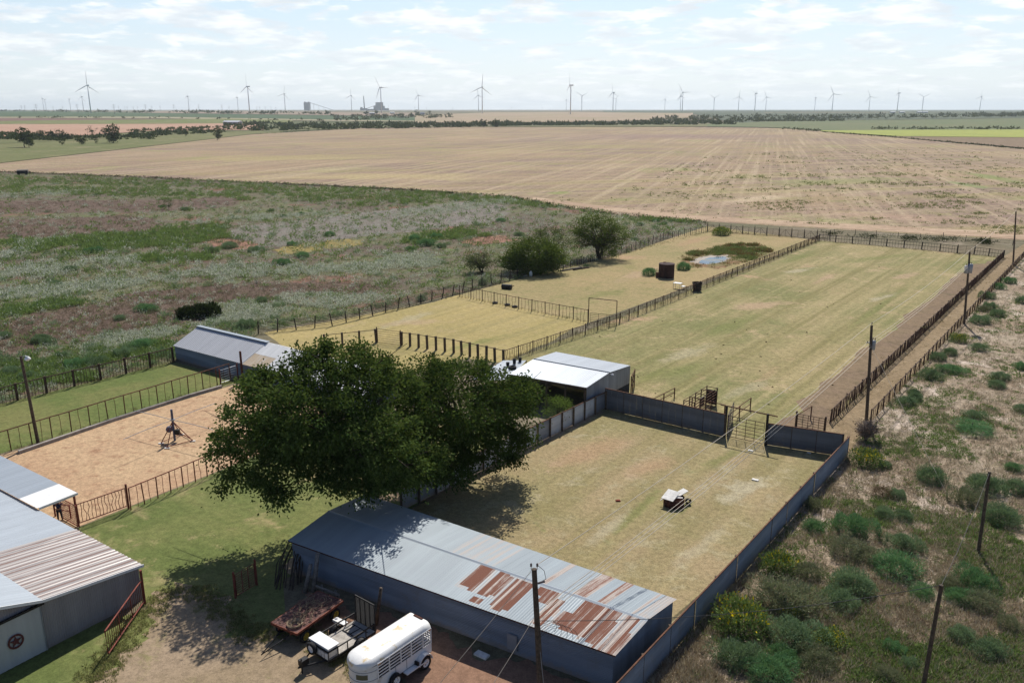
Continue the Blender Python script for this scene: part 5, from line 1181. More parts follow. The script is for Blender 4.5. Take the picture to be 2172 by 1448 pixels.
LM['bush_br'] = mat_leaf('brown dry bush', (.15, .095, .06), (.24, .16, .10), trans=.1)
LM['juniper'] = mat_leaf('juniper', (.02, .035, .016), (.045, .07, .025), trans=.1)
LM['straw'] = mat_leaf('straw', (.36, .29, .21), (.60, .52, .41), (.28, .18, .12), trans=.25)
LM['weed'] = mat_leaf('weed', (.12, .19, .06), (.24, .33, .11), trans=.3)
LM['brownweed'] = mat_leaf('brown weed', (.15, .11, .08), (.26, .195, .145), trans=.2)
LM['brownweed_r'] = mat_leaf('tan weed', (.22, .165, .12), (.38, .29, .21), trans=.2)
LM['white'] = mat_leaf('white flowering weed', (.40, .43, .33), (.82, .82, .74), (.2, .24, .13), trans=.4)
LM['grass'] = mat_leaf('turf blades', (.22, .2, .09), (.38, .32, .17), trans=.25)
# two great trees
fl = G(800, 1080)
def lob(px, py, Y, r_, n, f): c = at(px, py, Y) - f; return (tuple(c), r_, n)
tree('shade_tree', 'huge dark leafy tree left of the tin fence, low branches hanging over the lawn', 'tree', fl,
     [lob(655, 860, 46, (4.7, 4.9, 2.9), 310, fl), lob(720, 795, 46.8, (3.1, 3.4, 1.8), 95, fl), lob(540, 925, 45.8, (2.2, 2.4, 1.6), 56, fl), lob(600, 1000, 43.5, (1.8, 2.2, 1.4), 50, fl), lob(780, 930, 45, (3.2, 2.8, 2.1), 140, fl), lob(498, 985, 45, (.9, 1.0, .7), 12, fl), lob(582, 1052, 42.5, (.8, .9, .5), 12, fl), lob(478, 915, 46.5, (.8, .8, .35), 9, fl), lob(840, 990, 45, (2.0, 1.8, 1.2), 60, fl), lob(560, 800, 46.5, (.9, .9, .7), 12, fl), lob(640, 755, 47, (1.0, 1.0, .6), 14, fl), lob(700, 735, 47.5, (.8, .8, .5), 12, fl), lob(760, 738, 48, (.7, .7, .45), 9, fl), lob(700, 1000, 43.5, (1.3, 1.5, .9), 26, fl), lob(530, 1010, 44, (.6, .7, .7), 8, fl), lob(455, 960, 45.5, (.5, .5, .3), 5, fl), lob(470, 1035, 44.5, (.35, .4, .4), 4, fl), lob(765, 1005, 44, (2.2, 1.9, 1.1), 75, fl), lob(880, 975, 46.5, (2.0, 1.7, 1.3), 70, fl), lob(800, 800, 48, (1.6, 1.8, 1.4), 36, fl), lob(620, 930, 43.5, (2.6, 2.0, 1.6), 70, fl)],
     78, .56, .17, LM['mulberry'], .34, .32, 34, droop=.3, width=.7, shell=.35)
fr_ = G(985, 985)
tree('shade_tree', 'huge dark leafy tree over the tin fence, right-hand of the two whose crowns meet', 'tree', fr_,
     [lob(965, 850, 52, (4.3, 4.4, 2.6), 250, fr_), lob(850, 900, 50, (2.2, 2.4, 2.0), 80, fr_), lob(830, 800, 53, (1.2, 1.3, .9), 22, fr_), lob(940, 768, 55, (1.0, 1.0, .5), 14, fr_), lob(1010, 775, 55, (.9, .9, .5), 12, fr_), lob(1125, 830, 54.5, (.7, .8, .6), 9, fr_), lob(1085, 965, 52.5, (.8, .9, .6), 11, fr_), lob(950, 985, 50, (2.2, 1.8, 1.0), 55, fr_), lob(1060, 830, 53, (2.2, 2.2, 1.6), 60, fr_), lob(1070, 870, 55, (2.3, 2.3, 1.9), 75, fr_), lob(900, 800, 55.5, (2.6, 2.6, 1.4), 60, fr_), lob(880, 950, 50.5, (2.3, 2.4, 1.6), 75, fr_), lob(1010, 950, 51.5, (2.2, 2.3, 1.4), 70, fr_), lob(1105, 925, 54, (1.0, 1.2, .9), 20, fr_)],
     78, .56, .17, LM['mulberry'], .32, .3, 30, droop=.3, width=.7, shell=.35)
b_ = G(1172, 905) + U * .5
tree('young_tree', 'small light green tree behind the tin fence beside the open shed', 'tree', b_, [((0, 0, 1.5), (1.15, 1.1, 1.05), 60), ((.5, .2, 1.9), (.7, .7, .6), 18)], 42, .38, .12, LM['light'], .08, .35, 12, width=.3)
# mesquites by the fence
def mtree(px, py, lobes, *a, **k): b = G(px, py); return tree('mesquite_tree', k.pop('label'), 'tree', b, lobes, *a, **k)
mtree(1140, 578, [((-.6, 0, 3.1), (4.3, 3.8, 2.4), 260), ((2.0, -.5, 2.2), (2.6, 2.4, 1.9), 100), ((-3.4, -.5, 2.0), (2.6, 2.4, 1.5), 90), ((-1, -1.5, 1.6), (3.5, 2, 1.4), 90)], 46, .7, .24, LM['mesquite'], .16, .3, 16, label='dense rounded mesquite tree with a white drum in its shade', stems=2)
mtree(1272, 548, [((-.8, 0, 5.2), (4.3, 3.8, 2.7), 190), ((2.6, 0, 4.2), (2.8, 2.6, 2.0), 85), ((-3.2, 0, 3.6), (2.4, 2.4, 1.8), 48), ((1.5, 0, 1.8), (2.0, 1.7, 1.6), 50), ((-1.5, -1, 6.6), (2, 2, 1.2), 30)], 34, .75, .22, LM['mesquite'], .2, .32, 22, label='tall open mesquite tree with bare grey limbs, farthest along the pasture fence', bare=4, stems=3)
mtree(1168, 556, [((0, 0, 3.8), (3.6, 3.0, 2.4), 105)], 36, .7, .21, LM['mesquite_pale'], .12, .35, 14, label='thin pale mesquite tree between the rounded one and the tall one', bare=3, stems=2)
mtree(1023, 578, [((0, 0, 2.2), (3.0, 2.5, 1.4), 80), ((-1.5, 0, 1.7), (1.6, 1.5, 1.0), 28)], 30, .6, .18, LM['mesquite_pale'], .12, .3, 16, label='low wispy mesquite with dark forked stems, left of the rounded one', bare=4, stems=3)
b_ = G(1835, 935) ; tree('dead_shrub', 'bare grey twiggy shrub at the corner of the tin wall and the lane', 'shrub', b_, [((0, 0, 1.15), (1.15, 1.0, .85), 70)], 5, .3, .12, LM['bush_br'], .06, .25, 60, 'dead', bare=5, stems=3, shell=.5)
# bushes: a few shapes, every bush a copy with its own size and turn
def tuft_mesh(name, n, leaf, width, up=.5, flat=.75, lob_=5, yellow=0.0, inner=.55):
    lobes = [((RNG.uniform(-.35, .35), RNG.uniform(-.35, .35), .28 * flat), (.62, .62, .62 * flat), n // lob_) for _ in range(lob_)]
    C, D, VV = [], [], []
    for c, r_, m in lobes:
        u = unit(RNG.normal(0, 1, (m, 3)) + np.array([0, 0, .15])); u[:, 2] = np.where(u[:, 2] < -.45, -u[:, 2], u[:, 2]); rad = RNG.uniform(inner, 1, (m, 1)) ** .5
        C.append(np.array(c) * np.array([1, 1, 1]) + u * rad * np.array(r_)); D.append(u + np.array([0, 0, up])); VV.append(np.clip(.3 + u[:, 2] * .2 + RNG.normal(0, .2, m), 0, .84))  # leaves facing upward coloured lighter, light from above put into the leaf tone
    C, D, VV = np.concatenate(C), np.concatenate(D), np.concatenate(VV); C[:, 2] = np.maximum(C[:, 2] - .06, RNG.uniform(.0, .08, len(C)))
    C *= 1 + .12 * np.sin(C[:, :1] * 9 + C[:, 1:2] * 7)
    if yellow: k = (RNG.uniform(0, 1, len(VV)) < yellow) & (C[:, 2] > .3); VV[k] = .95
    v, f, a = leaves(C, leaf, D, VV, width, .4)
    return np_mesh(name, v, f, a, 4)
TM = {}
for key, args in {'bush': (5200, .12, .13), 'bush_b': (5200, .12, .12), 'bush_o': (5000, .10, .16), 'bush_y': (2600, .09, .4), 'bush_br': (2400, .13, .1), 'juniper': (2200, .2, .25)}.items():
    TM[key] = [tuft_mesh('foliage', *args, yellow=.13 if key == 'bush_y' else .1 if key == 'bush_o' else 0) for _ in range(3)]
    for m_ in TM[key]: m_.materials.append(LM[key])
stem_me = MB().tube([(0, 0, -.1), (.02, 0, .15), (0, .02, .3)], [.05, .04, .02], 6).mesh('stem'); stem_me.materials.append(M['bark'])
SPECIES = {'bush': 'grey-green', 'bush_b': 'bright green', 'bush_o': 'olive', 'bush_y': 'yellow-flowering', 'bush_br': 'dry brown', 'juniper': 'dark'}
def bush(px, py, wpx, kind, label, group=None, hr=1.0, name='bush'):
    """wpx: width in the survey picture; the foot stands at (px, py)"""
    b = G(px, py); w = wpx / F0 * math.sqrt(b.x ** 2 + b.y ** 2 + H0 ** 2)
    t = thing(name, label, 'bush', b, random.uniform(0, 6.28), group)
    s = w / 1.5
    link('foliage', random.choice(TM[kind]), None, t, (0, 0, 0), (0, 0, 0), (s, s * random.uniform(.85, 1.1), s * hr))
    link('stem', stem_me, None, t, (0, 0, 0), (0, 0, 0), (s, s, s))
    return t
B = [
 (1811, 1131, 80, 'bush_b', 'large bright green dome bush on its own, highest of the near bushes'),
 (1720, 1122, 46, 'bush_b', 'small bright green bush tucked against the tin wall, above the yellow-flowering bush'),
 (1723, 1080, 34, 'bush_o', 'thin pale olive weed bush against the tin wall', None, 1.7),
 (1640, 1212, 78, 'bush_y', 'tall bush covered in yellow flowers beside the tin wall', None, 1.25),
 (1711, 1222, 62, 'bush_o', 'round dark olive dome bush right of the yellow-flowering bush'),
 (1665, 1288, 138, 'bush_o', 'very wide grey-olive bush, biggest in the weeds by the tin wall', None, .85),
 (1565, 1335, 112, 'bush_y', 'tall feathery yellow-green bush against the lower end of the tin wall', None, 1.3),
 (1817, 1252, 84, 'bush', 'round grey-green dome bush standing clear on dry ground below the wide olive cluster'),
 (1768, 1283, 72, 'bush', 'dark grey-green bush adjoining the right of the very wide grey-olive bush'),
 (1790, 1172, 84, 'bush_o', 'left olive bush of the low cluster below the large bright green dome', None, .8),
 (1842, 1186, 66, 'bush_o', 'middle olive bush of the low cluster below the large bright green dome', None, .8),
 (1890, 1208, 92, 'bush_b', 'bright green bush at the right end of the low olive cluster', None, .85),
 (1919, 1160, 66, 'bush', 'grey-green dome bush just above the bright green end of the olive cluster'),
 (1872, 1052, 44, 'bush_br', 'dry brown round bush beside a green one, upper weeds'),
 (1902, 1056, 38, 'bush', 'green bush touching the dry brown round bush'),
 (1872, 1096, 42, 'bush', 'small grey-green bush below the dry brown one, left of a pair'),
 (1918, 1100, 40, 'bush', 'small grey-green bush below the dry brown one, right of a pair'),
 (1986, 1022, 62, 'bush', 'grey-green bush left of the upper bare post'),
 (2097, 1040, 66, 'bush', 'grey-green bush behind the top of the upper bare post'),
 (2052, 1062, 62, 'bush_o', 'low olive bush left of the upper bare post'),
 (2160, 1045, 52, 'bush', 'grey-green bush at the right edge above the upper bare post'),
 (2118, 1106, 78, 'bush', 'wide low bush right of the upper bare post', None, .8),
 (2153, 998, 32, 'bush_b', 'tiny round bush near the right edge, above the upper bare post'),
 (1838, 986, 64, 'bush_y', 'leafy green bush at the foot of the bare twiggy shrub', None, 1.2),
 (1878, 992, 28, 'bush', 'tiny bush right of the leafy bush under the bare twiggy shrub'),
 (2069, 1240, 72, 'bush_b', 'bright grey-green bush right of the lower bare post top'),
 (2014, 1246, 44, 'bush_o', 'olive bush just right of the lower bare post top'),
 (2042, 1276, 56, 'bush_b', 'green bush below the two bushes at the lower bare post top'),
 (2082, 1290, 66, 'bush_o', 'olive bush right of the middle of the lower bare post'),
 (1951, 1260, 44, 'bush_b', 'small bright bush left of the lower bare post'),
 (1566, 1408, 92, 'bush', 'large dark green bush near the bottom, closest to the tin wall foot'),
 (1638, 1446, 96, 'bush_b', 'large bright green bush at the bottom edge'),
 (1657, 1402, 60, 'bush_b', 'green bush behind the large bright one at the bottom edge'),
 (1596, 1468, 46, 'bush', 'small bush cut by the bottom edge'),
 (1684, 1368, 116, 'bush', 'wide spreading grey-green bush under the small yellow-flowering one', None, .75),
 (1762, 1368, 70, 'bush_y', 'bush with a few yellow flowers on its left side, right of the wide spreading bush', None, .95),
 (1722, 1410, 80, 'bush_o', 'olive dome bush below the few-flowered bush'),
 (1687, 1306, 42, 'bush_y', 'small yellow-flowering bush above the wide spreading bush'),
 (1893, 1380, 42, 'bush_b', 'small bright green bush between the olive dome and the lower bare post'),
 (1924, 1410, 36, 'bush', 'small dark bush left of the foot of the lower bare post'),
 (1882, 1440, 50, 'bush_o', 'olive bush near the bottom edge, left of the lower bare post'),
 (2035, 1352, 52, 'bush', 'grey-green bush right of the lower bare post foot'),
 (2092, 1382, 60, 'bush', 'bush in the lower right weeds, beyond the lower bare post'),
 (2140, 1330, 50, 'bush_o', 'olive bush in the lower right weeds by the edge'),
 (1968, 802, 40, 'bush', 'round dark green bush alone beside the lane fence'),
 (1944, 848, 32, 'bush', 'upper right lump of the three-bush clump at the lane fence'), (1918, 856, 38, 'bush', 'left lump of the three-bush clump at the lane fence'), (1936, 838, 28, 'bush', 'top lump of the three-bush clump at the lane fence'),
 (1990, 764, 34, 'bush', 'left bush of a pair at the lane fence, below the yellow-green one'), (2012, 752, 30, 'bush', 'right bush of a pair at the lane fence, below the yellow-green one'),
 (2034, 724, 36, 'bush_y', 'yellow-green leafy bush at the lane fence near the white transformer pole'),
 (2076, 684, 42, 'bush', 'wide grey-green bush right of the white transformer pole foot', None, .8), (2112, 670, 30, 'bush', 'round bush up the lane from the white transformer pole'), (2085, 660, 24, 'bush_o', 'olive bush above the white transformer pole foot'), (2100, 655, 30, 'bush', 'grey bush beside the olive one up the lane'),
 (2097, 632, 28, 'bush', 'bush against the lane fence, farther up than the pair of grey and olive'), (2020, 790, 52, 'bush_b', 'wide low bright weeds right of the round dark bush', None, .6),
 (2118, 804, 38, 'bush', 'upper of two flat-topped bushes out in the weeds', None, .8), (2117, 822, 36, 'bush', 'lower of two flat-topped bushes out in the weeds', None, .8),
 (2065, 888, 40, 'bush', 'dome bush out in the weeds below the two flat-topped ones', None, .8), (2060, 912, 70, 'bush_b', 'low bright weeds under the dome bush', None, .45), (2076, 742, 30, 'bush', 'small bush in the weeds right of the yellow-green bush'),
 (2164, 870, 30, 'bush', 'bush cut by the right edge among the weeds, below mid height'), (2167, 782, 30, 'bush_b', 'bright bush cut by the right edge, level with the flat-topped pair'), (2168, 642, 28, 'bush', 'bush cut by the right edge, up the lane'), (2140, 600, 26, 'bush_b', 'green bush at the far end of the lane fence'), (2120, 612, 24, 'bush_b', 'second green bush at the far end of the lane fence, nearer'),
 (1376, 583, 33, 'bush_b', 'bright feathery bush left of the tall rusty tank', None, 1.1), (1450, 571, 32, 'bush_b', 'bright feathery bush right of the tall rusty tank', None, 1.1),
 (1243, 566, 14, 'bush', 'tiny round bush by the logs near the mesquites'), (1022, 604, 22, 'bush', 'dark bush in the pasture fence line', None, 1.4), (896, 638, 22, 'bush', 'dark bush in the wire panels of the pasture fence', None, 1.2),
 (1528, 499, 40, 'bush_y', 'yellow-green shrub at the top of the pond growth'),
 (395, 672, 40, 'juniper', 'left clump of the dark juniper in the pasture', None, 1.2), (440, 672, 52, 'juniper', 'right clump of the dark juniper in the pasture', None, 1.2),
]
for r_ in B: bush(*r_[:5], *(r_[5:] if len(r_) > 5 else ()))
small = [(130, 758, 30), (160, 778, 44), (205, 772, 40), (300, 735, 46), (262, 752, 44), (60, 800, 34), (30, 790, 36), (85, 725, 40), (105, 728, 30), (310, 660, 40), (250, 678, 26), (15, 715, 30), (520, 695, 48), (560, 640, 30), (600, 560, 34), (640, 545, 30), (540, 535, 34), (490, 525, 34), (445, 535, 30), (700, 500, 26), (620, 520, 22), (905, 520, 40), (880, 510, 36), (935, 525, 26), (925, 505, 30), (870, 530, 24), (200, 535, 30), (150, 575, 28), (120, 605, 26), (345, 440, 14), (395, 446, 18), (640, 455, 16), (600, 460, 16), (575, 448, 16), (1060, 470, 22), (1100, 500, 22), (1390, 470, 18), (1410, 476, 16), (1360, 478, 18), (1440, 470, 16), (1345, 510, 16)]
for x, y, w in small:
    bush(x, y, w, random.choice(['bush', 'bush', 'bush_b']), 'rounded grey-green bush among the weeds of the left pasture beyond the fences', 'bushes scattered over the left pasture', .8)
b_ = G(358, 444); tree('young_tree', 'thin small tree standing alone in the far part of the weedy pasture', 'tree', b_, [((0, 0, 1.6), (1.6, 1.4, 1.2), 26)], 20, .4, .2, LM['mesquite_pale'], .06, .4, 8)
b_ = G(545, 606); tree('dead_shrub', 'bare grey dead shrub in the white weeds of the pasture', 'shrub', b_, [((0, 0, .8), (.6, .6, .7), 20)], 2, .2, .06, LM['bush_br'], .03, .3, 20, 'dead', bare=3)
# ground cover nobody could count
def template(n, r, h, leaf, width, up, seedv=(.2, .8)):
    u = unit(RNG.normal(0, 1, (n, 3))); u[:, 2] = np.abs(u[:, 2]); c = u * RNG.uniform(.35, 1, (n, 1)) * np.array([r, r, h])
    return c, u + np.array([0, 0, up]), leaf, width
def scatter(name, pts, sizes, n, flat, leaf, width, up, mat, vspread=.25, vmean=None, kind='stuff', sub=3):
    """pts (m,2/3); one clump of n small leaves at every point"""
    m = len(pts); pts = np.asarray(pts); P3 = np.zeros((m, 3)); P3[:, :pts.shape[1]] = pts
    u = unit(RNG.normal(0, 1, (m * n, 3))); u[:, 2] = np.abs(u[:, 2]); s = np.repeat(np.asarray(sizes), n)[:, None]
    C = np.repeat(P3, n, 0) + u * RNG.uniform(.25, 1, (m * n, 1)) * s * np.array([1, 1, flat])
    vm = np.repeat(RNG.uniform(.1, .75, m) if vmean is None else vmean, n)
    VV = np.clip(vm + RNG.normal(0, vspread, m * n) + (u[:, 2] - .5) * .35, 0, .99)  # upper leaves toned lighter, lower ones darker: clump shading put into the colour
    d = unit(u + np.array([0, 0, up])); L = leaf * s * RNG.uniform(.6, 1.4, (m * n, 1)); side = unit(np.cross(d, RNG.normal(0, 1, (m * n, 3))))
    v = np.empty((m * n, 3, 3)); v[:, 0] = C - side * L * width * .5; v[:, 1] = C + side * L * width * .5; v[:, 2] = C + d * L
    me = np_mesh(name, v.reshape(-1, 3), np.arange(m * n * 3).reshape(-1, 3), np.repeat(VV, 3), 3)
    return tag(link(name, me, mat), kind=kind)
def pip(x, y, poly):
    ins = False; j = len(poly) - 1
    for i in range(len(poly)):
        xi, yi = poly[i][0], poly[i][1]; xj, yj = poly[j][0], poly[j][1]
        if (yi > y) != (yj > y) and x < (xj - xi) * (y - yi) / (yj - yi) + xi: ins = not ins
        j = i
    return ins
def sample(n, box, poly, keep=None):
    """points spread over the ground seen between the survey lines of box, inside poly"""
    out = []
    while len(out) < n:
        px, py = random.uniform(box[0], box[2]), random.uniform(box[1], box[3]); p = G(px, py)
        if pip(p.x, p.y, poly) and (keep is None or random.random() < keep(p, px, py)): out.append((p.x, p.y, 0.0))
    return np.array(out)
nz = lambda p, s, o=0: mnoise.noise(Vector((p.x * s, p.y * s, o))) + .5 * mnoise.noise(Vector((p.x * s * 2.3, p.y * s * 2.3, o + 9)))
WB = (1360, 545, 2260, 1500)
near = lambda py: max(.15, (py - 232) / 900.0)
pts = sample(15000, WB, WEED, lambda p, x, y: (1 if nz(p, .25, 1) > -.15 else .35)); scatter('dry_grass', pts, RNG.uniform(.14, .38, len(pts)), 13, .55, .75, .12, .5, LM['straw'])
pts = sample(8500, WB, WEED, lambda p, x, y: (1 if nz(p, .16, 4) > .08 else .08) * (.3 if x < 1800 and y > 1080 else 1)); scatter('weeds', pts, RNG.uniform(.13, .36, len(pts)), 18, .6, .5, .4, .4, LM['weed'])
pts = sample(3000, WB, WEED, lambda p, x, y: 1 if nz(p, .2, 7) > .1 else .1); scatter('brown_weeds', pts, RNG.uniform(.16, .4, len(pts)), 16, .7, .5, .15, .6, LM['brownweed_r'])
PB = (-60, 366, 1500, 860)
wn_ = lambda p: nz(p, .045, 20)
bare = lambda p: mnoise.noise(Vector((p.x * .016 + 3.1, p.y * .03, 50))) + .25 * nz(p, .12, 51) > .2
isbare = lambda p, x, y: max(zone('brown', x, y), zone('red', x, y)) + .5 * nz(p, .12, 51) > .12
def wkeep(p, x, y):
    if isbare(p, x, y): return .05
    w_ = max(zone('white', x, y), -.25 + .9 * zone('grey', x, y) if False else -9) + .8 * nz(p, .1, 20) + .5 * nz(p, .4, 21)
    return 1 if w_ > .5 else .18 if zone('grey', x, y) > 0 and nz(p, .3, 22) > 0 else .09
def gkeep(p, x, y):
    if isbare(p, x, y): return .03
    return 1 if zone('green', x, y) + .8 * nz(p, .09, 31) + .4 * nz(p, .4, 32) > .35 else .09
pts = sample(8200, PB, PAST, wkeep); d_ = np.linalg.norm(pts, axis=1); scatter('white_weeds', pts, RNG.uniform(.3, .75, len(pts)) * np.clip(d_ / 110, .8, 1.4), 34, .9, .24, .6, .5, LM['white'])
pts = sample(12000, PB, PAST, gkeep); d_ = np.linalg.norm(pts, axis=1); scatter('weeds', pts, RNG.uniform(.25, .75, len(pts)) * np.clip(d_ / 110, .75, 1.6), 22, .8, .36, .5, .4, LM['weed'])
pts = sample(12000, PB, PAST, lambda p, x, y: 1 if isbare(p, x, y) else .2); d_ = np.linalg.norm(pts, axis=1); scatter('brown_weeds', pts, RNG.uniform(.2, .45, len(pts)) * np.clip(d_ / 110, .7, 1.5), 9, .8, .6, .15, .7, LM['brownweed'])
SP_ = [G(*p) for p in ((1120, 432), (1330, 452), (1500, 462), (1760, 478), (2172, 500), (2172, 330), (1960, 310), (1500, 330), (1300, 400))]
pts = sample(2600, (1120, 312, 2172, 500), SP_, lambda p, x, y: (1 if nz(p, .05, 41) > .25 else .07) * min(1, .25 + (x - 1120) / 900)); d_ = np.linalg.norm(pts, axis=1); scatter('field_weeds', pts, RNG.uniform(.2, .5, len(pts)) * np.clip(d_ / 170, .8, 2), 9, .45, .6, .4, .4, mat_leaf('field weed', (.14, .17, .06), (.27, .28, .11), trans=.3))
pts = sample(420, PB, PAST, lambda p, x, y: .1 if isbare(p, x, y) else 1 if zone('green', x, y) > -.6 or y > 640 else .3); scatter('shrubs', pts, RNG.uniform(.5, 1.15, len(pts)), 240, .75, .2, .3, .5, LM['bush'])
# dung and tufts on the mown ground, dry grass left standing along the fences
pts = sample(60, (1075, 520, 2110, 905), ARENA, lambda p, x, y: 1 if nz(p, .1, 61) > .1 else .2); scatter('dung', pts, RNG.uniform(.03, .1, len(pts)), 22, .4, .9, .9, .2, mat_leaf('dung', (.09, .075, .045), (.18, .14, .085), trans=.0))
pts = []
for ln, n_, w_ in (([G(1068, 768), G(1737, 511)], 700, .35), ([G(1760, 898), G(2128, 546)], 700, .5), ([G(1846, 896), G(2172, 545)], 500, .5), ([G(975, 629), G(1247, 683)], 160, .25), ([G(0, 858), G(368, 768)], 260, .4), ([G(0, 964), G(490, 808)], 160, .3), ([G(548, 708), G(860, 652), G(1100, 590)], 420, .5), ([G(1195, 570), G(1500, 492)], 320, .5), ([G(1283, 868), G(1535, 927)], 90, .2), ([G(1500, 490), G(1760, 508)], 200, .4), ([G(1737, 511), G(2128, 547)], 260, .4)):
    for _ in range(n_):
        i = random.randrange(len(ln) - 1); p = ln[i].lerp(ln[i + 1], random.random()); pts.append((p.x + random.gauss(0, w_), p.y + random.gauss(0, w_), 0))
scatter('fence_grass', pts, RNG.uniform(.07, .24, len(pts)), 16, .8, .7, .13, .7, mat_leaf('fence grass', (.16, .13, .07), (.34, .26, .15), (.12, .15, .05), trans=.25))
# ragged tufts where lawn and dirt meet
DW = [G(*p) for p in ((330, 1275), (400, 1240), (470, 1290), (540, 1345), (640, 1335), (730, 1390), (900, 1500), (420, 1520), (160, 1520), (200, 1440), (250, 1380))]
def edge_d(p, pl):
    best = 99
    for a, b in zip(pl, pl[1:] + pl[:1]):
        d = b - a; u = max(0, min(1, (p - a).dot(d) / d.length_squared)); best = min(best, (p - a - d * u).length)
    return best
pts = sample(1700, (120, 1230, 760, 1448), [G(0, 1240), G(800, 1240), G(860, 1470), G(0, 1470)], lambda p, x, y: max(0, 1 - edge_d(p, DW) / 1.1) if not (x < 300 and y < 1300) else 0)
scatter('lawn_tufts', pts, RNG.uniform(.06, .2, len(pts)), 22, .25, .6, .3, .9, mat_leaf('lawn tuft', (.2, .21, .085), (.38, .34, .18), (.42, .34, .2), trans=.5))
# the dark weedy bank between pasture and stubble
bl = [G(x, y + 1.5) for x, y in BERM]; pts = []
for a, b in zip(bl, bl[1:]):
    for k in range(int((b - a).length * 3.2)):
        p = a.lerp(b, random.random()) + Vector((random.gauss(0, .8), random.gauss(0, .8), random.uniform(0, .3))); pts.append(tuple(p))
scatter('bank_weeds', pts, RNG.uniform(.3, .75, len(pts)), 12, .9, .5, .4, .4, LM['juniper'])
pts = []
for (x, y, n, sx, sy) in ((1850, 506, 40, 60, 3), (1990, 512, 60, 60, 3), (2085, 517, 70, 26, 4), (1930, 509, 40, 30, 3), (1760, 500, 20, 20, 2)):
    for _ in range(n): p = G(x + random.gauss(0, sx * .5), y + random.gauss(0, sy * .5)); pts.append((p.x, p.y, random.uniform(0, .5)))
scatter('brush', pts, RNG.uniform(.4, .9, len(pts)), 16, .8, .5, .2, .4, LM['juniper'])
# growth round the pond
PG = [p + U * 6 for p in ell(15, 6.0, 8, .25)]; MUDP = ell(5.4, 2.5, 1, .2)
pond_ok = lambda p: 0 if pip(p.x, p.y, MUDP) else (1 if (p - pc).dot(U) > 3 or nz(p, .3, 6) > .45 else .06) * (1 if nz(p, .3, 8) > 0 else .08)
pts = sample(2400, (1400, 485, 1680, 570), PG, lambda p, x, y: pond_ok(p)); scatter('pond_weeds', pts, RNG.uniform(.2, .6, len(pts)), 12, .8, .5, .3, .6, mat_leaf('pond weed', (.13, .17, .06), (.25, .28, .11), trans=.3), vmean=None)
pts = sample(900, (1400, 485, 1680, 570), PG, lambda p, x, y: 0 if nz(p, .2, 3) < .1 else pond_ok(p)); scatter('red_weeds', pts, RNG.uniform(.25, .6, len(pts)), 12, .8, .5, .3, .6, mat_leaf('red weed', (.16, .07, .04), (.28, .14, .08)))
# ------------------------------------------------------------------ the far plain
def far_tree(name, label, px, py, wpx, hpx, mat='far', n=40, group=None, stem=True, lobes=None):
    b = GF(px, py); d = b.length; w = wpx / F0 * d; h = hpx / F0 * d
    lobes = lobes or [((0, 0, h * .62), (w * .5, w * .45, h * .38), n), ((w * .15, 0, h * .4), (w * .3, w * .3, h * .3), n // 2)]
    return tree(name, label, 'tree', b, lobes, 16, w * .13, w * .09, LM[mat], w * .03, .35, 6, droop=.15, group=group, width=.8, shell=.3)
far_tree('tree', 'tall ragged tree at the left edge of the far meadow', 52, 313, 30, 35, 'far', 46)
far_tree('tree', 'lower dark tree joined to the right of the ragged one at the left edge', 62, 314, 18, 20, 'far', 24)
far_tree('tree', 'tall broad tree with a round top in the far meadow', 241, 304, 28, 34, 'far', 50)
far_tree('tree', 'small tree standing alone on the edge of the stubble field', 461, 298, 22, 26, 'far_olive', 34)
far_tree('tree', 'small dark upright bush tree between the two tall far trees', 173, 307, 18, 17, 'far', 30)
far_tree('tree', 'leafless pinkish bare tree beside the long dark hedge', 195, 288, 20, 17, 'far_olive', 8)
far_tree('tree', 'small dark tree just left of the tall broad far tree', 221, 287, 12, 15, 'far', 20)
far_tree('tree', 'dark bush tree beside the foot of the tall broad far tree', 233, 305, 14, 14, 'far', 20)
far_tree('tree', 'small round tree low in the far meadow, right of the upright dark bush', 204, 306, 9, 9, 'far', 14)
far_tree('tree', 'tiny tree in the meadow left of the upright dark bush', 132, 308, 11, 9, 'far_olive', 14)
far_tree('tree', 'small dark tree in the scrub line nearest the lone tree', 394, 290, 12, 13, 'far', 20)
far_tree('tree', 'small dark tree on the red soil beside the scrub line', 430, 285, 9, 10, 'far', 16)
far_tree('tree', 'dark round tree standing in the middle of the far treeline', 1025, 271, 16, 17, 'far', 30)
far_tree('tree', 'paler round tree in the far treeline, right of the dark one', 1050, 270, 18, 16, 'far', 30)
far_tree('tree', 'dark tree in the far treeline above the right part of the stubble', 1144, 267, 12, 10, 'far', 20)
b = GF(115, 296); d = b.length; w = 80 / F0 * d; h = 17 / F0 * d
tree('hedge', 'long dark clipped-looking hedge mound in the far meadow', 'hedge', b, [((-w * .22, 0, h * .4), (w * .26, w * .14, h * .55), 50), ((w * .1, 0, h * .42), (w * .3, w * .14, h * .5), 50), ((w * .36, 0, h * .25), (w * .16, w * .1, h * .32), 20)], 22, w * .035, w * .022, LM['far'], .2, .3, 4, droop=.1, width=.8, shell=.2)
def mass(name, areas, mat, leaf, nl=14):
    P_, S = [], []
    for (pl, n, s0, s1) in areas:
        for _ in range(n):
            i = random.randrange(len(pl) - 1); u = random.random(); a, b = pl[i], pl[i + 1]
            x = a[0] + (b[0] - a[0]) * u; y = random.uniform(a[1] + (b[1] - a[1]) * u, a[2] + (b[2] - a[2]) * u)
            p = GF(x, y); s = random.uniform(s0, s1); P_.append((p.x, p.y, p.z)); S.append(s)
    return scatter(name, P_, S, nl, .9, leaf, .8, .3, mat, vmean=None)
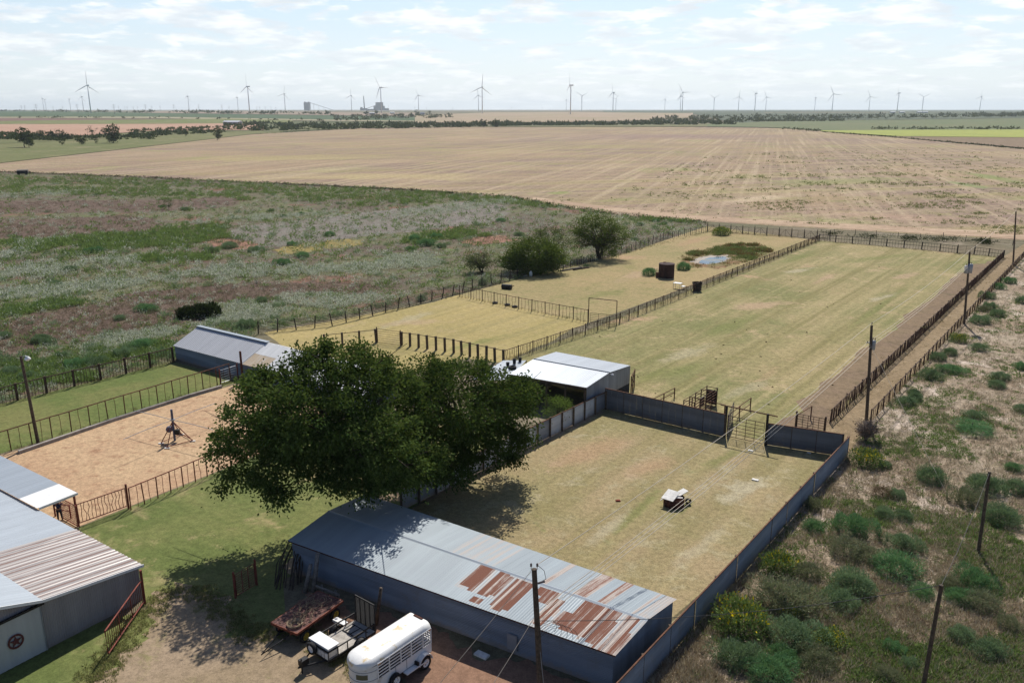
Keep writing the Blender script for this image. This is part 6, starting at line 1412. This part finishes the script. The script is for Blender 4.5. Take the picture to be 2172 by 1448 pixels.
mass('treeline', [([(480, 262, 278), (600, 262, 278), (720, 263, 275), (860, 262, 273), (1000, 263, 270), (1100, 262, 268), (1250, 262, 267), (1400, 258, 266), (1560, 258, 265)], 1050, 1.4, 5.0), ([(270, 278, 292), (480, 270, 282)], 180, 1.5, 3.5), ([(0, 284, 296), (60, 286, 298), (130, 292, 300), (330, 284, 296)], 220, 1.2, 3.4)], LM['far'], .75, 15)
mass('scrub', [([(1380, 250, 262), (1600, 246, 260), (1800, 246, 254), (2060, 242, 250), (2172, 241, 248)], 560, 2.5, 6.5), ([(1600, 257, 259), (1790, 256, 258)], 120, 2, 4), ([(1850, 272, 276), (2172, 272, 276)], 110, 1.5, 3), ([(700, 246, 258), (960, 244, 250)], 160, 3, 6), ([(40, 249, 251), (320, 249, 252), (700, 256, 258)], 60, 2, 4), ([(0, 234, 237), (400, 238, 241), (700, 240, 244)], 170, 4, 9), ([(1660, 271, 275), (1740, 277, 280)], 60, 1, 2)], LM['far_olive'], .75, 10)
mass('field_edge_weeds', [([(1740, 279.5, 281), (1900, 291, 293), (2172, 315, 318)], 420, .5, 1.3), ([(540, 284, 286), (780, 272, 273.5), (1000, 270, 271.5)], 160, .5, 1.2)], LM['juniper'], .6, 8)
# farms
def far_barn(label, px, py, wpx, hpx, mat, roofm, rz=0.0, name='far_barn', cat='barn', depth=.5, group=None):
    b = GF(px, py); d = b.length; w = wpx / F0 * d; h = hpx / F0 * d; dp = w * depth
    t = thing(name, label, cat, b, rz, group)
    MB().box((0, 0, h * .35), (w, dp, h * .7)).build('wall', mat, t)
    MB().prism([Vector((-w * .52, -dp * .55, h * .68)), Vector((-w * .52, 0, h)), Vector((-w * .52, dp * .55, h * .68))], Vector((w * 1.04, 0, 0))).build('roof', roofm, t)
    MB().box((w * .2, -dp * .5 - .05, h * .25), (w * .14, .1, h * .5)).build('door', M['black'], t)
    return t
mr_ = mat_plain('far pale roof', (.5, .52, .55), .5, .1, .05, .1); mwl = mat_plain('far grey wall', (.24, .26, .3), .8, 0, .05, .1)
far_barn('long pale metal barn standing alone by the far treeline', 494, 266, 32, 9, mwl, mr_, R(-6))
far_barn('low white farm building hidden among the dark trees under the power plant', 789, 243, 10, 4, mwl, mr_)
far_barn('low white farm building between the two far farm groves', 832, 242, 9, 4, mwl, mr_)
far_barn('white farmhouse beside the dark trees of the right far grove', 896, 243, 9, 4.5, mr_, mwl)
for i, x in enumerate((1893, 1913, 1950, 1962)):
    far_barn(['leftmost low white building on the far right skyline', 'low white building second from left on the far right skyline', 'low white building second from right on the far right skyline', 'rightmost low white building on the far right skyline'][i], x, 240, 9, 3, mr_, mr_)
for x, y, w, h, lb in ((776, 243, 14, 7, 'dark tree at the left of the far grove under the power plant'), (797, 242, 12, 8, 'dark tree at the right of the far grove under the power plant'), (884, 243, 11, 9, 'round dark tree nearest the white farmhouse'), (873, 249, 10, 8, 'round dark tree in front and left of the white farmhouse'), (911, 243, 8, 8, 'dark tree right of the white farmhouse'), (844, 248, 9, 6, 'small tree standing left of the farmhouse trees'), (815, 246, 8, 5, 'small tree below the far grove under the power plant'), (5, 231, 5, 3, 'tiny dark tree on the skyline at the left edge')):
    far_tree('tree', lb, x, max(y, 236), w, h, 'far', 16)
b = GF(49, 371); ws = b.length / F0
t = thing('stock_wagon', 'dark old wagon box standing at the far left edge of the pasture by the bank', 'wagon', b, R(20))
MB().box((0, 0, 5 * ws), (18 * ws, 9 * ws, 6 * ws), None, .92).build('wagon_box', M['black'], t); MB().prism([Vector((-9 * ws, -4.6 * ws, 7.6 * ws)), Vector((-9 * ws, 0, 9.5 * ws)), Vector((-9 * ws, 4.6 * ws, 7.6 * ws))], Vector((18 * ws, 0, 0))).build('roof', M['wood_grey'], t)
for x in (-6, 6): MB().lathe([(0, -.3 * ws), (2 * ws, -.3 * ws), (2 * ws, .3 * ws), (0, .3 * ws)], 12, (x * ws, -4.4 * ws, 2 * ws), (Vector((1, 0, 0)), ZV, Vector((0, 1, 0)))).build('wheel', M['rubber'], t)
# coal plant and silo
D = 7000.0
def farpt(px, D_): dx, Y, Z = ray(px, 232); return Vector((dx / math.hypot(dx, Y) * D_, Y / math.hypot(dx, Y) * D_, prof(D_)))
k = D / F0
c = farpt(798, D); pl_ = thing('power_plant', 'distant grey power plant with a tall chimney on the skyline', 'power plant', c)
def blk(nm, px0, px1, h, dy=0, z=0, mat='concrete'): MB().box(((px0 + px1) / 2 * k - 798 * k, dy, (z + h / 2) * k), ((px1 - px0) * k, 30, h * k)).build(nm, M[mat], pl_)
blk('boiler_house', 797.5, 812, 16); blk('turbine_hall', 793, 815, 9, 8); blk('annex', 812, 823.5, 4.5); blk('low_building', 766, 780, 4.5); blk('bunker', 766.5, 770, 6.5, 4); blk('long_building', 778, 797, 3, 8)
MB().tube([((774.5 - 798) * k, 0, 0), ((773.6 - 798) * k, 0, 28.5 * k)], [1.3 * k, .8 * k], 12).build('chimney', M['concrete'], pl_)
MB().bar(((779 - 798) * k, 0, 4 * k), ((797 - 798) * k, 0, 10 * k), .8 * k).build('conveyor', M['concrete'], pl_)
c = farpt(652, D); si = thing('silo', 'distant grey silo block with a long sloping conveyor on the skyline', 'silo', c)
MB().box((0, 0, 7.8 * k), (11 * k, 40, 15.6 * k)).build('silo_body', M['concrete'], si)
for s_ in (-3.5, 3.5): MB().box((s_ * k, 0, 16 * k), (2.5 * k, 20, 1.6 * k)).build('silo_cap', M['concrete'], si)
MB().bar((3 * k, 0, 16 * k), (52 * k, 0, .5 * k), .7 * k).build('conveyor', M['concrete'], si)
for x in (13, 23, 33): MB().bar((x * k, 0, 0), (x * k, 0, (16.9 - x * .31) * k), .35 * k).build('support', M['concrete'], si)
# ------------------------------------------------------------------ wind turbines
HUB, RB = 80.0, 42.0
tower_me = MB().tube([(0, 0, -4), (0, 0, HUB * .5), (0, 0, HUB - 1)], [1.7, 1.35, 1.0], 14).mesh('tower', None, True)
nac = MB().box((0, -2.2, HUB + .3), (3.4, 10, 3.4)); nac_me = nac.mesh('nacelle')
hub_me = MB().lathe([(0, 2.6), (1.2, 2.0), (1.7, .6), (1.7, -.6)], 12, (0, 0, 0), (Vector((1, 0, 0)), Vector((0, 0, 1)), Vector((0, 1, 0)))).mesh('hub', None, True)
bl_ = MB(); n = 10; prev = None
for i in range(n + 1):
    r_ = 1.2 + (RB - 1.2) * i / n; ch = (1.6 if i == 0 else 2.3 * (1 - i / n) ** .8 + .35); th = .9 * (1 - i / n) + .12; tw = R(18 * (1 - i / n))
    ring = [Vector((ch * x * math.cos(tw), ch * x * math.sin(tw) + y * th, r_)) for x, y in ((-.3, 0), (0, .5), (.4, .25), (.7, 0), (.4, -.2), (0, -.4))]
    base = len(bl_.v); bl_.v += ring
    if prev is not None:
        for q in range(6): bl_.f.append((prev + q, prev + (q + 1) % 6, base + (q + 1) % 6, base + q))
    prev = base
bl_.f.append(tuple(prev + q for q in range(6))); blade_me = bl_.mesh('blade', None, True)
for m_ in (tower_me, nac_me, hub_me, blade_me): m_.materials.append(M['turbine'])
TUR = [(192, 49, 25, 2, 'tall white wind turbine near the left edge, its blades swept to the lower right'), (93, 21, 70, 5, 'left turbine of the small close pair near the left edge'), (98, 19, 60, 70, 'right turbine of the small close pair near the left edge'), (150, 20, 60, 62, 'small turbine left of the tall one near the left edge'), (177, 25, 60, 5, 'small turbine just behind the tall one near the left edge'),
 (401, 27, 60, 8, 'small turbine standing alone left of the silo, with narrow edge-on rotor'), (505, 25, 55, 10, 'small turbine close left of the second tall turbine'), (529, 50, 55, 0, 'second tall turbine, left of the silo, one blade straight up'), (605, 33, 35, 12, 'middle-sized turbine nearest left of the silo'),
 (746, 30, 35, 4, 'middle-sized turbine between the silo and the power plant'), (809, 49, 45, -32, 'tall turbine standing right in front of the power plant'), (888, 31, 30, -22, 'middle-sized turbine right of the power plant, one blade level'), (1015, 31, 20, -8, 'smaller turbine behind the tall one left of the picture centre line'), (1023, 51, 15, 6, 'tall turbine with a wide three-armed rotor right of the power plant'),
 (1201, 21, 55, 4, 'small turbine just left of the tall one with the edge-on rotor'), (1210, 57, 76, 2, 'tallest turbine with an edge-on rotor above the middle of the stubble'), (1234, 30, 10, 62, 'turbine with a Y-shaped rotor right of the tallest one'), (1300, 37, 50, -8, 'middle-sized turbine in front of a smaller one, right of the Y-shaped rotor'), (1306, 23, 20, 40, 'small turbine half hidden behind a middle-sized one'), (1410, 22, 50, 5, 'small turbine alone left of the overlapping pair'),
 (1443, 29, 40, -14, 'rear turbine of the overlapping pair right of centre'), (1447, 37, 30, -32, 'front turbine of the overlapping pair right of centre'), (1514, 25, 10, 62, 'turbine with a Y-shaped rotor right of the overlapping pair'), (1566, 27, 8, 6, 'turbine with one blade up and two spread, right of the second Y rotor'), (1601, 34, 66, 55, 'turbine with short edge-on blades, right of the spread one'), (1624, 26, 22, -20, 'turbine with one level blade beside the edge-on one'),
 (1728, 24, 82, 2, 'slim edge-on turbine left of a larger turned one'), (1765, 32, 12, -24, 'turbine with one blade pointing level right, above the start of the yellow crop'), (1843, 26, 14, -22, 'smaller turbine with a level blade, right of the yellow crop start'), (1903, 33, 70, 3, 'slim edge-on turbine left of a Y-shaped one, far right'), (1956, 25, 8, 62, 'Y-shaped turbine on the far right'), (2078, 25, 45, 8, 'last turbine toward the right edge')]
for (px, hp, yaw, ph, lb) in TUR:
    D_ = HUB * F0 / hp; c = farpt(px, D_); c.z -= .2
    t = thing('wind_turbine', lb, 'wind turbine', c, R(yaw) + math.atan2(-c.x, c.y), 'wind turbines on the skyline')
    link('tower', tower_me, None, t); link('nacelle', nac_me, None, t); link('hub', hub_me, None, t, (0, 3.2, HUB + .3))
    for q in range(3): link('blade', blade_me, None, t, (0, 4.0, HUB + .3), (0, R(ph + 120 * q), 0))
# power line towers along the left skyline
mbp = MB(); mbp.tube([(0, 0, -2), (0, 0, 27)], [.55, .3], 6)
for z, w in ((25, 4.5), (21, 5.5), (17, 4.5)): mbp.bar((-w, 0, z), (w, 0, z), .35)
pyl = mbp.mesh('pylon', None); pyl.materials.append(M['concrete'])
PX = [(77, 17, 1), (164, 16, 1), (242, 18, 1), (309, 16, 1), (369, 15, 1), (422, 15, 1), (471, 14, 1), (46, 11, 0), (53, 11, 0), (113, 9, 0), (133, 9, 0), (252, 10, 0), (265, 8, 0), (270, 9, 0), (283, 9, 0), (292, 9, 0), (322, 10, 0), (340, 10, 0), (486, 10, 0), (545, 10, 0), (551, 9, 0), (563, 8, 0), (585, 8, 0), (575, 8, 0), (824, 20, 2), (880, 8, 0), (905, 7, 0), (960, 7, 0), (1085, 7, 0), (1150, 6, 0)]
for i, (px, h, f) in enumerate(PX):
    D_ = 27 * F0 / h; D_ = min(D_, 9500); o = link('pylon', pyl, None, None, farpt(px, D_), (0, 0, R(20)))
    if f == 1: tag(o, 'larger steel power pylon on the left skyline', 'pylon', 'larger pylons on the left skyline')
    elif f == 2: tag(o, 'thin mast beside the right end of the power plant', 'mast'); o.scale = (.15, .3, 1)
    else: tag(o, 'tiny faint pylon on the horizon', 'pylon', 'tiny pylons on the horizon')
# ------------------------------------------------------------------ scale to metres, air, sky, sun, camera
K = 1.28
for o in list(COL.objects):
    if o.parent is None:
        o.location = o.location * K; o.scale = o.scale * K
hz = NT('haze air'); pv = hz.n('ShaderNodeVolumePrincipled'); pv.inputs['Color'].default_value = (.74, .83, .93, 1); pv.inputs['Density'].default_value = HAZE / K; pv.inputs['Anisotropy'].default_value = .35
hz.out(pv.outputs[0], 'Volume')
tag(MB().box((0, 0, 85 * K - 2), (38500 * K, 38500 * K, 172 * K)).build('haze', hz.m), kind='stuff')
SUN_AZ, SUN_EL = R(11), R(49)
w = bpy.data.worlds.new('World'); SC.world = w; w.use_nodes = True
t = NT('', w)
sky = t.n('ShaderNodeTexSky', sky_type='NISHITA', sun_disc=False, sun_elevation=SUN_EL, sun_rotation=SUN_AZ, altitude=400, air_density=1.0, dust_density=1.2, ozone_density=1.0)
dirv = t.n('ShaderNodeTexCoord').outputs['Generated']
sx = t.n('ShaderNodeSeparateXYZ'); t.set(sx.inputs[0], dirv)
zc = t.math('ADD', t.math('MAXIMUM', sx.outputs[2], 0.0), .15)
cv = t.n('ShaderNodeCombineXYZ'); t.set(cv.inputs[0], t.math('DIVIDE', sx.outputs[0], zc)); t.set(cv.inputs[1], t.math('DIVIDE', sx.outputs[1], zc))
n1 = t.noise(t.map(cv.outputs[0], (1, 1, 1), (0, 0, .4)), 2.3, 8.0, .56, .35); n2 = t.noise(t.map(cv.outputs[0], (1, 1, 1), (0, 0, 0), (5, 3, 0)), 5.5, 6.0, .6, .2)
cl = t.math('ADD', t.math('MULTIPLY', n1, .65), t.math('MULTIPLY', n2, .35))
cover = t.ramp(cl, .46, .54)
shade = t.ramp(t.noise(t.map(cv.outputs[0], (1, 1, 1), (0, 0, 0), (1.3, .35, 0)), 4.0, 5.0, .6), .35, .7)
ccol = t.mix(shade, (6.2, 6.6, 7.0), (9.0, 9.1, 9.1))
hazeband = t.ramp(sx.outputs[2], 0.0, .16)
base = t.mix(t.math('SUBTRACT', .85, t.math('MULTIPLY', hazeband, .2)), sky.outputs[0], t.mix(t.ramp(sx.outputs[2], .02, .13), (6.3, 7.0, 7.5), (5.0, 6.3, 7.5)))
col = t.mix(t.math('MULTIPLY', cover, t.math('ADD', .45, t.math('MULTIPLY', hazeband, .55))), base, ccol)
# the bright hazy band lies low under the sun; the rest of the sky is deep clear blue
dp = t.math('ADD', t.math('MULTIPLY', sx.outputs[0], math.sin(SUN_AZ)), t.math('MULTIPLY', sx.outputs[1], math.cos(SUN_AZ)))
glow = t.math('MULTIPLY', t.ramp(dp, .1, .85), t.math('SUBTRACT', 1.0, t.ramp(sx.outputs[2], .16, .5)))
col = t.mix(glow, t.mix(1.0, sky.outputs[0], (.55, .58, .66), 'MULTIPLY'), col)
bg = t.n('ShaderNodeBackground'); t.set(bg.inputs[0], col); bg.inputs[1].default_value = SKYS
o = t.n('ShaderNodeOutputWorld'); t.t.links.new(bg.outputs[0], o.inputs[0])
sl = bpy.data.lights.new('sun', 'SUN'); sl.energy = SUNS; sl.angle = R(.53); sl.color = (1.0, .95, .87)
so = bpy.data.objects.new('sun', sl); COL.objects.link(so)
sv = Vector((math.sin(SUN_AZ) * math.cos(SUN_EL), math.cos(SUN_AZ) * math.cos(SUN_EL), math.sin(SUN_EL)))
so.rotation_euler = sv.to_track_quat('Z', 'Y').to_euler(); so.location = sv * 200
cam = bpy.data.cameras.new('camera'); cam.sensor_width = 36; cam.lens = 36 * F0 / 2172; cam.clip_start = .5; cam.clip_end = 60000
co = bpy.data.objects.new('camera', cam); COL.objects.link(co); co.location = (0, 0, H0 * K); co.rotation_euler = (PI / 2 - PITCH, 0, 0)
SC.camera = co
SC.render.resolution_x, SC.render.resolution_y = 1024, 682
SC.view_settings.view_transform = 'Standard'; SC.view_settings.look = 'None'; SC.view_settings.gamma = 1; SC.view_settings.use_curve_mapping = False
SC.view_settings.exposure = EXPO
SC.render.engine = 'CYCLES'; SC.cycles.use_denoising = True; SC.cycles.max_bounces = 6; SC.cycles.diffuse_bounces = 3; SC.cycles.transmission_bounces = 4; SC.cycles.volume_bounces = 1; SC.cycles.transparent_max_bounces = 8
